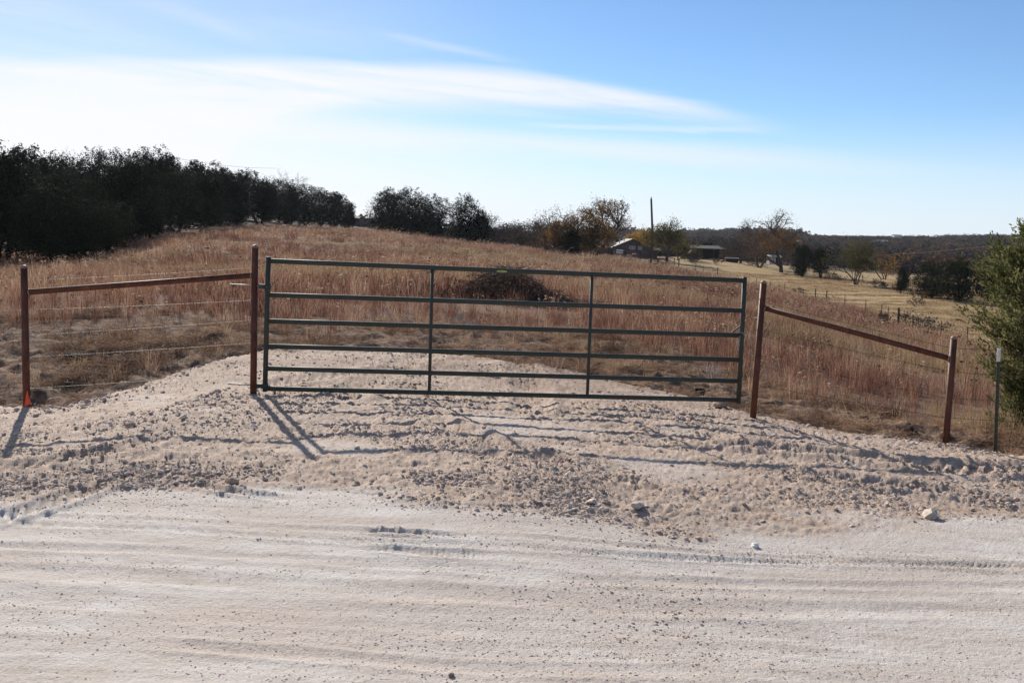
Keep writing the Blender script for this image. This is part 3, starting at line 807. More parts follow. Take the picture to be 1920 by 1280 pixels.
# ------------------------------------------------------------------ trees
def grow(r, p, d, L, rad, depth, segs, tips, wander=.25, spread=.6, upb=.12, kids=(2, 4), shrink=.72):
    p = np.array(p, float); d = np.array(d, float); n = 3
    for i in range(n):
        d = d + r.normal(0, wander, 3) * .5 + np.array([0, 0, upb]); d /= np.linalg.norm(d)
        q = p + d * L / n; r1 = rad * (1 - .35 * (i + 1) / n); segs.append((p, q, rad * (1 - .35 * i / n), r1)); p = q
        if depth > 0 and i >= 0 and (i < n - 1) and r.random() < .55:
            s = d + r.normal(0, spread, 3); s /= np.linalg.norm(s)
            grow(r, p, s, L * shrink * .8, r1 * .6, depth - 1, segs, tips, wander, spread, upb, kids, shrink)
    if depth == 0: tips.append(p); return
    for k in range(r.integers(*kids)):
        s = d + r.normal(0, spread, 3); s /= np.linalg.norm(s)
        grow(r, p, s, L * shrink * r.uniform(.75, 1.1), rad * .62, depth - 1, segs, tips, wander, spread, upb, kids, shrink)


def seg_mesh(segs, k=5, thin=.004):
    V = []; Q = []
    for a, b, ra, rb in segs:
        kk = k if ra > .02 else 3; d = b - a; d = d / (np.linalg.norm(d) + 1e-9)
        o = np.cross(d, [0.31, .2, .93]); o /= np.linalg.norm(o) + 1e-9; o2 = np.cross(d, o); n0 = len(V); ra = max(ra, thin); rb = max(rb, thin * .7)
        for p, rr in ((a, ra), (b, rb)):
            for j in range(kk):
                t = 2 * math.pi * j / kk; V.append(p + (o * math.cos(t) + o2 * math.sin(t)) * rr)
        for j in range(kk): Q.append((n0 + j, n0 + (j + 1) % kk, n0 + kk + (j + 1) % kk, n0 + kk + j))
    return np.array(V), np.array(Q)


def leaves(r, pts, size, up_bias=0.0, aspect=.55):
    n = len(pts); d = r.normal(size=(n, 3)); d[:, 2] += up_bias; d /= np.linalg.norm(d, axis=1)[:, None]
    e = np.cross(d, r.normal(size=(n, 3))); e /= np.linalg.norm(e, axis=1)[:, None]; s = size * r.uniform(.5, 1.3, n)[:, None]
    V = np.stack([pts - d * s * .5, pts + e * s * aspect * .5, pts + d * s * .5, pts - e * s * aspect * .5], 1).reshape(-1, 3)
    return V, np.arange(4 * n).reshape(-1, 4)


def crown_points(r, blobs, n):
    """points in shells of blobs [(cx,cy,cz,rx,ry,rz)], clumpy"""
    B = np.array(blobs); w = (B[:, 3] * B[:, 4] * B[:, 5]) ** .67; w /= w.sum()
    nc = max(40, n // 16); ib = r.choice(len(B), nc, p=w); d = r.normal(size=(nc, 3)); d /= np.linalg.norm(d, axis=1)[:, None]
    rad = r.uniform(.2, 1.0, nc) ** .5; cc = B[ib, :3] + d * rad[:, None] * B[ib, 3:]
    cs = r.uniform(.10, .20, nc) * B[ib, 3:].mean(1); ic = r.integers(0, nc, n); off = np.clip(r.normal(size=(n, 3)) * .6, -1.0, 1.0)
    return cc[ic] + off * cs[ic][:, None]


JUN = []
def juniper_data(seed, n=22000, wide=1.0, leaf=.025):
    """unit-height juniper: ragged dark crown nearly to the ground"""
    r = np.random.default_rng(seed); bl = []
    for k in range(r.integers(10, 15)):
        t = r.uniform(.15, .84); w = .36 * wide * (1 - .55 * abs(t - .4) / .6)
        a = r.uniform(0, 6.28); o = r.uniform(0, .24) * wide; bl.append((math.cos(a) * o, math.sin(a) * o, t, w * r.uniform(.5, .85), w * r.uniform(.5, .85), r.uniform(.13, .22)))
    bl += [(0, 0, .48, .30 * wide, .30 * wide, .42), (.05, .05, .22, .36 * wide, .36 * wide, .20)]; pts = crown_points(r, bl, n); pts = pts[pts[:, 2] > .02]; pts[:, 2] *= 1 / np.percentile(pts[:, 2], 98.5)
    V, Q = leaves(r, pts, leaf, .3); cm = mesh_from('crown', V, Q); cm.materials.append(MAT['juniper'])
    segs = []; tips = []
    for k in range(r.integers(2, 4)):
        grow(r, (r.normal(0, .03), r.normal(0, .03), -.03), (r.normal(0, .3), r.normal(0, .3), 1), .42, .028, 1, segs, tips, .2, .5)
    V, Q = seg_mesh(segs, 5, .006); tm = mesh_from('trunk', V, Q); tm.materials.append(MAT['bark_dark'])
    return cm, tm


JUN = [juniper_data(400 + i, 22000, [1.0, 1.25, .85, 1.1, 1.4, 1.0][i]) for i in range(6)]


def place_juniper(px, py, Y, hpx, k, label, group=None, wide=1.0, rot=None, name='juniper_tree', cat='tree', sink=.0):
    b = P(px, py, Y); h = hpx / F * Y; z = gz(b.x, b.y); h += max(0, b.z - z)
    cm, tm = JUN[k % 6]
    t = empty(name, (b.x, b.y, z - sink), label, cat, group); t.scale = (h * wide, h * wide, h)
    t.rotation_euler = (0, 0, rot if rot is not None else random.uniform(0, 6.28))
    o = obj('crown', cm, None, t); o = obj('trunk', tm, None, t); return t


# woodland on the left slope: (px base, py base, Y, height in px, wide)
WOOD = [(-60, 470, 60, 185, 1.1, 'edge'), (20, 468, 62, 170, 1.1, 'edge'), (95, 466, 60, 125, 1.3, 'edge'), (150, 462, 60, 80, 1.5, 'low'), (205, 458, 62, 72, 1.5, 'low'),
        (245, 447, 70, 128, 1.25, 'edge'), (280, 437, 76, 118, 1.0, 'edge'), (330, 428, 88, 100, 1.3, 'edge'), (385, 425, 95, 95, 1.3, 'edge'), (440, 424, 105, 88, 1.3, 'edge'), (490, 424, 118, 80, 1.3, 'edge'),
        (535, 424, 130, 76, 1.35, 'edge'), (572, 424, 136, 70, 1.35, 'end'), (600, 424, 142, 66, 1.35, 'end'), (628, 425, 148, 60, 1.25, 'end'), (652, 425, 156, 44, 1.15, 'end'),
        (-20, 425, 100, 130, 1.1, 'back'), (35, 425, 100, 142, 1.0, 'back'), (85, 420, 105, 122, 1.1, 'back'), (135, 420, 105, 118, 1.1, 'back'), (178, 420, 108, 125, 1.0, 'back'),
        (225, 415, 110, 120, 1.1, 'back'), (272, 412, 115, 120, 1.1, 'back'), (318, 412, 118, 108, 1.2, 'back'), (365, 410, 122, 98, 1.2, 'back'), (408, 410, 126, 92, 1.2, 'back'),
        (452, 412, 132, 86, 1.2, 'back'), (500, 414, 140, 72, 1.3, 'back'), (540, 416, 148, 62, 1.2, 'back'), (50, 440, 80, 110, 1.3, 'mid'), (120, 440, 82, 105, 1.3, 'mid'),
        (190, 440, 85, 112, 1.2, 'mid'), (290, 425, 98, 118, 1.2, 'mid'), (350, 420, 105, 95, 1.3, 'mid'), (410, 418, 112, 86, 1.3, 'mid')]
cnt = {}
ordn = ['first', 'second', 'third', 'fourth', 'fifth', 'sixth', 'seventh', 'eighth', 'ninth', 'tenth', 'eleventh', 'twelfth', 'thirteenth']
for i, (px, py, Y, hp, wd, kd) in enumerate(WOOD):
    c = cnt.get(kd, 0); cnt[kd] = c + 1
    lab = {'edge': 'dark juniper at the front edge of the left woodland, %s from the left',
           'low': 'low bushy juniper in front of the left woodland, %s from the left',
           'end': 'dark juniper at the right end of the woodland, %s from the left',
           'back': 'dark juniper topping the left woodland against the sky, %s from the left',
           'mid': 'dark juniper in the middle rows of the left woodland, %s from the left'}[kd] % ordn[c]
    place_juniper(px, py, Y, hp, i * 5 + i // 3, lab, 'junipers of the woodland on the left slope', wd * .92)

place_juniper(726, 432, 150, 70, 1, 'leftmost dark juniper of the clump on the field crest, thin on its left side', 'junipers on the field crest', 1.35)
place_juniper(768, 436, 146, 76, 4, 'broad dark juniper in the middle of the clump on the field crest', 'junipers on the field crest', 1.3)
place_juniper(810, 438, 142, 66, 4, 'rounded dark juniper at the right of the clump on the field crest', 'junipers on the field crest', 1.15)
place_juniper(870, 449, 132, 77, 4, 'lone dark juniper with visible trunk right of the crest clump', 'junipers on the field crest', .95)
place_juniper(900, 446, 134, 50, 5, 'smaller dark juniper leaning right of the lone crest juniper', 'junipers on the field crest', 1.0)
place_juniper(1072, 468, 112, 36, 3, 'low green juniper bush in front of the rusty oak', None, .95, name='juniper_bush', cat='bush')
place_juniper(1282, 484, 185, 22, 2, 'small narrow green juniper left of the open carport', None, .7)
place_juniper(1690, 545, 116, 40, 2, 'small dark juniper left of the wide dark juniper', None, 1.1)
place_juniper(1745, 553, 106, 62, 4, 'left half of the wide dark juniper mass by the pasture', 'dark junipers beyond the pasture on the right', 1.25, sink=.2)
place_juniper(1795, 562, 100, 74, 1, 'wide dark juniper with forked trunk beyond the pasture', 'dark junipers beyond the pasture on the right', 1.3, sink=.1)
place_juniper(1850, 560, 102, 64, 5, 'dark juniper half hidden behind the near green juniper', 'dark junipers beyond the pasture on the right', 1.2, sink=.1)
place_juniper(1503, 516, 150, 56, 0, 'dark juniper at the left of the pair with many trunks', 'many-trunked junipers by the pasture', 1.0)
place_juniper(1538, 518, 148, 52, 3, 'dark juniper at the right of the pair with many trunks', 'many-trunked junipers by the pasture', 1.0)


def tree_leafcloud(r, h, blobs, n, size, m, t):
    pts = crown_points(r, [[v * h for v in b] for b in blobs], n); V, Q = leaves(r, pts, size, 0, .8); obj('crown', mesh_from('crown', V, Q), MAT[m], t)


def tree(px, py, Y, hpx, seed, label, leafm=None, nleaf=0, leafsize=.22, trunks=1, spread=.55, depth=4, lean=(0, 0), twig='twig', name='tree', cat='tree', group=None, wide=1.0, part=1.0, first=.33, rad=.03, leafpart=1.0, thin=None, blobs=None, nblob=0):
    b = P(px, py, Y); h = hpx / F * Y; z = gz(b.x, b.y); h += max(0, b.z - z); r = np.random.default_rng(seed)
    segs = []; tips = []
    for k in range(trunks):
        d = (lean[0] + r.normal(0, .1 + .35 * (trunks > 1)), r.normal(0, .12 + .3 * (trunks > 1)), 1)
        grow(r, (r.normal(0, .02 * trunks), 0, -.03), d, first, rad / trunks ** .5, depth, segs, tips, .22, spread, .05, (2, 4), .74)
    allp = np.array([s[1] for s in segs]); zs = 1.0 / allp[:, 2].max()
    sc = np.array([h * zs * wide, h * zs * wide, h * zs])
    segs = [(a * sc, c * sc, ra * h * zs, rb * h * zs) for a, c, ra, rb in segs]
    t = empty(name, (b.x, b.y, z), label, cat, group); px_m = Y / F
    thr = .62 * rad / trunks ** .5 * h * zs
    V, Q = seg_mesh([s for s in segs if s[2] > thr], 6, .01); o_ = obj('trunk', mesh_from('trunk', V, Q, True), MAT['bark'], t)
    if trunks > 1: tag(o_, kind='stuff')
    tw = [s for s in segs if s[2] <= thr]
    if tw:
        V, Q = seg_mesh(tw, 4, thin or px_m * .22); tag(obj('branches', mesh_from('branches', V, Q), MAT[twig], t), kind='stuff')
    if blobs: tree_leafcloud(r, h, blobs, nblob, leafsize, leafm, t)
    if nleaf:
        tp = np.array(tips) * sc; ic = r.integers(0, len(tp), nleaf)
        keep = r.random(len(tp)) < leafpart; ic = ic[keep[ic]]
        pts = tp[ic] + r.normal(0, .055 * h * part, (len(ic), 3)); pts = pts[pts[:, 2] > .05 * h]
        V, Q = leaves(r, pts, leafsize, 0, .8); obj('crown', mesh_from('crown', V, Q), MAT[leafm], t)
    return t


# left skyline, crest and valley trees
tree(122, 425, 112, 142, 11, 'bare grey tree poking above the junipers at the far left', depth=5, spread=.5, rad=.015, thin=.006)
tree(352, 420, 112, 100, 12, 'thin bare tree inside the left woodland', depth=4)
tree(500, 423, 140, 98, 13, 'bare tree showing over the junipers left of centre', depth=5, wide=1.3, rad=.014, thin=.006)
tree(528, 423, 142, 90, 14, 'second bare tree showing over the junipers, right of the first', depth=5, wide=1.2, rad=.014, thin=.006)
tree(955, 462, 160, 60, 21, 'leafless grey tree left of the two behind the crest', 'brown', 2500, .16, 2, group='leafless trees behind the crest', wide=1.2, depth=5)
tree(990, 464, 158, 52, 22, 'leafless grey brush between the two bare trees behind the crest', 'brown', 5000, .18, 3, group='leafless trees behind the crest', wide=1.3, depth=4)
tree(1022, 468, 150, 60, 23, 'leafless grey tree touching the rusty oak on its left', 'brown', 3500, .16, 2, group='leafless trees behind the crest', wide=1.1, depth=5)
tree(945, 455, 175, 38, 24, 'low leafless brush right beside the lone crest juniper', 'brown', 4000, .2, 3, part=1.6, wide=1.6, depth=4)
tree(1086, 471, 117, 84, 31, 'round rust coloured oak left of the house', 'oak', 2500, .13, 2, wide=1.05, part=1.1, depth=4, blobs=[(0, 0, .55, .42, .4, .34), (-.35, 0, .42, .3, .3, .30), (.38, 0, .45, .32, .3, .32), (-.1, 0, .25, .45, .3, .2)], nblob=24000)
tree(1112, 470, 134, 102, 32, 'thin rusty tree leaning right above the round oak', 'oak', 3600, .14, 1, lean=(.22, 0), wide=1.25, part=.9, depth=5, leafpart=.8, blobs=[(.25, 0, .84, .30, .2, .12), (.0, 0, .7, .2, .2, .12)], nblob=2600)
tree(1205, 478, 210, 50, 33, 'bright yellow tree behind the house', 'yellow', 1500, .2, 2, wide=1.0, part=1.2, blobs=[(0, 0, .55, .5, .5, .4), (-.4, 0, .5, .35, .3, .35)], nblob=8000, depth=3)
tree(1245, 484, 165, 74, 34, 'olive green tree with straight trunk right of the utility pole', 'olive', 2600, .16, 1, wide=1.1, part=1.0, blobs=[(0, 0, .62, .42, .4, .30), (.3, 0, .5, .3, .3, .26), (-.3, 0, .5, .3, .3, .24)], nblob=8000, depth=4)
tree(1270, 484, 175, 45, 35, 'low olive bush right under the olive tree', 'olive', 1600, .25, 3, wide=1.2, part=1.4, depth=3)
tree(1466, 497, 160, 104, 41, 'large half bare tree with orange leaves beside the white shed', 'oak', 5600, .15, 1, lean=(-.05, 0), wide=1.35, part=.9, depth=5, leafpart=.6, blobs=[(.05, 0, .55, .22, .2, .16), (-.2, 0, .42, .2, .2, .12), (.2, 0, .4, .2, .2, .12)], nblob=3500)
tree(1420, 492, 172, 84, 42, 'grey bare tree spreading left of the large orange tree', 'oak', 900, .2, 2, wide=1.2, part=1.0, depth=5, leafpart=.4)
tree(1390, 490, 185, 66, 43, 'thin leafless tree right of the carport', None, 0, .2, 3, wide=1.1, depth=5)
tree(1345, 488, 215, 46, 44, 'brown leafless tree behind the carport', 'brown', 700, .3, 3, wide=1.5, depth=4)
tree(1604, 531, 130, 84, 45, 'yellow brown tree with splayed trunks beyond the pasture', 'olive', 1800, .14, 4, wide=1.0, part=1.0, blobs=[(0, 0, .68, .34, .3, .28), (.15, 0, .42, .36, .3, .16)], nblob=5000, depth=4, spread=.45)
tree(1660, 528, 165, 46, 46, 'rusty orange bush behind the small dark juniper', 'oak', 1000, .25, 3, wide=1.4, part=1.4, depth=3, cat='bush', name='bush')
tree(1835, 530, 150, 50, 47, 'olive shrub behind the wide dark juniper', 'olive', 1200, .25, 3, wide=1.5, part=1.4, depth=3, cat='bush', name='bush')

for i, (px, py, Y, hp, lab) in enumerate([(925, 455, 185, 34, 'low grey bush just right of the lone crest juniper'), (1010, 466, 170, 44, 'grey green bush filling the gap before the rusty oak'), (1310, 484, 230, 40, 'brown bush rising behind the carport roof'),
                                          (1375, 488, 205, 44, 'brown bush between the carport and the half bare trees'), (1300, 490, 178, 16, 'small bush before the left end of the carport'), (1500, 500, 190, 40, 'brown bush right of the large half bare tree')]):
    tree(px, py, Y, hp, 130 + i, lab, 'brown', 600, .18, 3, depth=3, wide=1.6, name='bush', cat='bush', blobs=[(0, 0, .5, .55, .5, .4), (.5, 0, .4, .45, .4, .32), (-.5, 0, .4, .45, .4, .3)], nblob=5000)
# brushy shrubs along the pasture's far edge
for i, (px, py, Y, hp) in enumerate([(1235, 494, 120, 10), (1300, 490, 165, 11), (1345, 492, 168, 9), (1560, 524, 146, 14), (1575, 528, 140, 12), (1640, 536, 126, 16), (1655, 539, 124, 11),
                                     (1720, 566, 92, 10), (1650, 606, 64, 20), (1700, 608, 62, 26), (1735, 612, 60, 28), (1760, 618, 58, 22), (1498, 552, 108, 12)]):
    tree(px, py, Y, hp, 60 + i, '%s brown weed clump along the pasture fence, counted from the left' % ordn[i] if i < 13 else '', 'brown', 140, .12, 4, depth=3, wide=1.5, name='weed_clump', cat='weeds', group='brown weed clumps round the pasture')

# logs and branch pile in front of the rusty oak
def brush_pile(px, py, Y, w, h, seed, label, n=130, leafm=None, nleaf=0, tw='twig', rad=.05, name='brush_pile', cat='brush pile'):
    b = P(px, py, Y); z = gz(b.x, b.y); r = np.random.default_rng(seed); segs = []
    for k in range(n):
        x = r.normal(0, w * .27); y = r.normal(0, w * .15); hh = h * math.exp(-(x / (w * .33)) ** 2) * r.random()
        d = r.normal(size=3) * np.array([1, .8, .45]); d /= np.linalg.norm(d); L = r.uniform(.25, .8) * h * 1.3; a = np.array([x, y, hh]) - d * L / 2; c = np.array([x, y, hh]) + d * L / 2
        a[2] = max(a[2], 0); c[2] = max(c[2], .02); m = (a + c) / 2 + r.normal(0, L * .08, 3); rr = rad * r.uniform(.25, 1)
        segs += [(a, m, rr, rr * .8), (m, c, rr * .8, rr * .4)]
    t = empty(name, (b.x, b.y, z), label, cat); V, Q = seg_mesh(segs, 4, rad * .2); tag(obj('branches', mesh_from('branches', V, Q), MAT[tw], t), kind='stuff')
    if nleaf:
        x = r.normal(0, w * .27, nleaf); y = r.normal(0, w * .15, nleaf); zz = h * np.exp(-(x / (w * .36)) ** 2) * r.random(nleaf) ** .6
        V, Q = leaves(r, np.stack([x, y, zz], -1), .045 if h < 1 else .18, 0, .8); obj('leaves', mesh_from('leaves', V, Q), MAT[leafm], t)


brush_pile(1045, 470, 112, 5.5, 1.1, 71, 'long pile of cut logs and branches in front of the rusty oak', 160, None, 0, 'bark', .10, 'log_pile', 'log pile')
brush_pile(945, 552, 25, 3.0, .80, 72, 'tall dark bramble thicket with red leaves behind the gate', 1500, 'bramble', 1500, 'bark', .008, 'bramble_thicket', 'thicket')
brush_pile(1025, 556, 25, 1.7, .32, 73, 'low dark bramble trailing right of the tall thicket', 420, 'bramble', 300, 'bark', .008, 'bramble_thicket', 'thicket')
brush_pile(845, 545, 29, 1.6, .34, 74, 'low reddish bramble left of the tall thicket', 240, 'bramble', 700, 'twig', .008, 'bramble_thicket', 'thicket')
for i, (px, py, Y, s, lab) in enumerate([(745, 600, 17.5, .42, 'bleached dead shrub of pale twigs behind the third gate rail'), (860, 596, 18, .30, 'smaller bleached twigs right of the dead shrub behind the gate'),
                                         (880, 603, 17, .26, 'lowest bleached twigs left of the second gate upright'), (1335, 655, 14.2, .28, 'pale dry stalks behind the latch end of the gate')]):
    b = P(px, py, Y); r = np.random.default_rng(80 + i); segs = []; tips = []
    for k in range(7): grow(r, (r.normal(0, .03), r.normal(0, .03), 0), (r.normal(0, .7), r.normal(0, .5), 1), s * .5, .0055, 2, segs, tips, .4, .7, .02)
    V, Q = seg_mesh(segs, 3, .0035); t = obj('dead_shrub', mesh_from('dead_shrub', V, Q), MAT['pale_twig'], loc=(b.x, b.y, gz(b.x, b.y))); tag(t, lab, 'shrub')

# ------------------------------------------------------------------ distant hillside wood
def build_hillside():
    pr = []
    for i in range(3):      # leafless clumps
        r = np.random.default_rng(500 + i); segs = []; tips = []
        for k in range(4): grow(r, (r.normal(0, .12), r.normal(0, .12), 0), (r.normal(0, .3), r.normal(0, .3), 1), .34, .02, 2, segs, tips, .25, .55, .05)
        V, Q = seg_mesh(segs, 3, .008); pts = crown_points(r, [(0, 0, .6, .5, .5, .35), (.3, 0, .5, .4, .4, .3), (-.3, .1, .5, .4, .4, .3)], 260)
        V2, Q2 = leaves(r, pts, .13, .8, .35); pr.append(proto('t', np.vstack([V, V2]), [Q, Q2 + len(V)], MAT['hill']))
    for i in range(3):
        r = np.random.default_rng(510 + i); pts = crown_points(r, [(0, 0, .5, .5, .5, .42), (.3, .1, .42, .4, .4, .32), (-.25, 0, .4, .4, .4, .32)], 520)
        V2, Q2 = leaves(r, pts, .14, .3, .7); pr.append(proto('t', V2, Q2, MAT['hill']))
    n = 22000; x, y = sample_field(n, 222, 1250, .72); a = x / y
    k = (rng.random(n) < sstep(fbm(x * .012, y * .006, 4, 401), .30, .45) * .9 + .15) & ((a > -.16) | (y > 420))
    x, y = x[k], y[k]; n = len(x); s = rng.uniform(2.6, 5.6, n) * np.where(y > 820, .7 + 1.3 * sstep(fbm(x * .022, y * 0, 3, 405), .35, .68) * rng.uniform(.6, 1.2, n), 1); z = ground_z(x, y) - .3 + (fbm(x * .03, y * .03, 3, 82) - .5) * .5 * sstep(y, 250, 500)
    idx = np.where(fbm(x * .008, y * .005, 3, 403) > .52, rng.integers(3, 6, n), rng.integers(0, 3, n))
    scatter('distant_woodland', pr, np.stack([x, y, z], -1), np.stack([x * 0, x * 0, rng.uniform(0, 6.28, n)], -1), np.stack([s * 1.35, s * 1.35, s], -1), idx,
            'brown and dark green brush covering the far valley side up to the ridge')
    print('hill', n)


build_hillside()

# ------------------------------------------------------------------ near juniper at the right edge
def near_juniper():
    b = P(1945, 858, 11.6); z = gz(b.x, b.y); r = np.random.default_rng(900); H = 2.5
    t = empty('juniper_tree', (b.x, b.y, z), 'near olive green juniper with feathery tips at the right edge', 'tree')
    segs = []; tips = []
    for k in range(4): grow(r, (r.normal(0, .06), r.normal(0, .06), -.05), (r.normal(0, .12), r.normal(0, .12), 1), .75, .04, 1, segs, tips, .2, .5, .08)
    # side limbs that carry the sprays
    starts = []
    for k in range(460):
        h = r.uniform(.04, .97) ** .9 * H; w = float(np.interp(h, [.1, .8, 1.4, 1.85, 2.2, 2.5], [.30, .48, .66, .72, .42, .08])) * (r.uniform(.30, 1.08) if k % 9 else 1.25) + .04; a = r.uniform(0, 6.283)
        p0 = np.array([r.normal(0, .06), r.normal(0, .06), max(h - w * .45, .05)]); p1 = np.array([math.cos(a) * w, math.sin(a) * w, h + r.uniform(-.05, .16)])
        m = (p0 + p1) / 2 + np.array([0, 0, -.06]); segs += [(p0, m, .008, .005), (m, p1 * .9 + m * .1, .005, .0025)]; starts.append((m, p1))
    V, Q = seg_mesh(segs, 5, .003); obj('trunk', mesh_from('trunk', V, Q), MAT['bark_dark'], t)
    # sprays: twiglets bristling along each limb, each a fan of scale-leaf slivers
    pts = []; dirs = []
    for m, p1 in starts:
        ax = p1 - m; L = np.linalg.norm(ax); ax /= L
        for j in range(13):
            u = r.uniform(.0, 1.08); q = m + (p1 - m) * u + r.normal(0, .035, 3); d = ax * 1.0 + r.normal(0, .42, 3) + np.array([0, 0, .40]); d /= np.linalg.norm(d)
            tl = r.uniform(.09, .24) * (1.15 - .4 * u)
            for s in np.linspace(0, 1, 15):
                pts.append(q + d * tl * s + r.normal(0, .008, 3)); dirs.append(d + r.normal(0, .5 * (1.1 - s), 3))
    pts = np.array(pts); d = np.array(dirs); d /= np.linalg.norm(d, axis=1)[:, None]; n = len(pts)
    e = np.cross(d, r.normal(size=(n, 3))); e /= np.linalg.norm(e, axis=1)[:, None]; s = r.uniform(.028, .060, n)[:, None]
    V = np.stack([pts, pts + d * s * .5 + e * s * .19, pts + d * s, pts + d * s * .5 - e * s * .19], 1).reshape(-1, 3)
    obj('crown', mesh_from('crown', V, np.arange(4 * n).reshape(-1, 4)), MAT['juniper_near'], t); print('near juniper quads', n)


near_juniper()

# ------------------------------------------------------------------ gate and pipe braces
def v3(p): return np.array(p, float)


def cap_top(mb, p, r):
    pts = []; rad = []
    for a in np.linspace(0, 90, 6): pts.append((p[0], p[1], p[2] + r * math.sin(R(a)) * .9)); rad.append(max(r * math.cos(R(a)), .0015))
    mb.tube(pts, rad, 14)


def pipe_post(parent, base, top, r=.0325, lean=(0, 0)):
    mb = MB(); x, y, z = base; H = top[2]; z0 = gz(x, y) - .35
    tx, ty = top[0], y + lean[1]
    bx = base[0]; k = (z0 - z) / (H - z); b0 = (bx + (tx - bx) * k, y, z0); e = (tx, ty, H - r * .9)
    mb.tube([b0, e], r, 18); mb.build('post', MAT['rust'], parent, True)
    c = MB(); cap_top(c, (e[0], e[1], e[2] + .001), r * 1.03); c.build('post_cap', MAT['weld'], parent, True)
    return b0, e


def weld_ring(parent, p, d, r):
    mb = MB(); d = Vector(d).normalized(); mb.tube([Vector(p) - d * .006, Vector(p), Vector(p) + d * .006], [r, r + .005, r], 14); mb.build('weld_bead', MAT['weld'], parent, True)


def brace(label, A, B, rail, r_rail=.027):
    (ax, aty, aby, aY, atx), (bx, bty, bby, bY, btx) = A, B
    a0, a1 = P(ax, aby, aY), P(atx, aty, aY); b0, b1 = P(bx, bby, bY), P(btx, bty, bY); ra, rb = P(rail[0], rail[1], aY), P(rail[2], rail[3], bY)
    t = empty('pipe_brace', (a0.x, a0.y, a0.z), label, 'fence')
    inv = -Vector(t.location)
    def q(p): return tuple(Vector(p))
    root = D.objects.new('x', None)
    # build in world coordinates, then parent with the offset removed
    made = []
    for c, e in ((a0, a1), (b0, b1)):
        before = set(C.objects); pipe_post(None, q(c), q(e)); made += list(set(C.objects) - before)
    before = set(C.objects)
    d = (rb - ra).normalized(); mb = MB(); mb.tube([ra + d * .02, rb - d * .02], r_rail, 16); mb.build('rail', MAT['rust'], None, True)
    weld_ring(None, ra + d * .034, d, r_rail + .003); weld_ring(None, rb - d * .034, d, r_rail + .003)
    made += list(set(C.objects) - before)
    D.objects.remove(root)
    for o in made: o.parent = t; o.location = -Vector(t.location)
    return t


brace('rusted pipe brace left of the gate, rail rising to the gate post', (50, 497, 766, 9.4, 45), (475, 459, 742, 9.85, 478), (47, 548, 477, 516))
brace('rusted pipe brace right of the gate, rail falling to a short post', (1411, 526, 792, 10.5, 1432), (1773, 630, 832, 10.0, 1789), (1428, 576, 1785, 673))


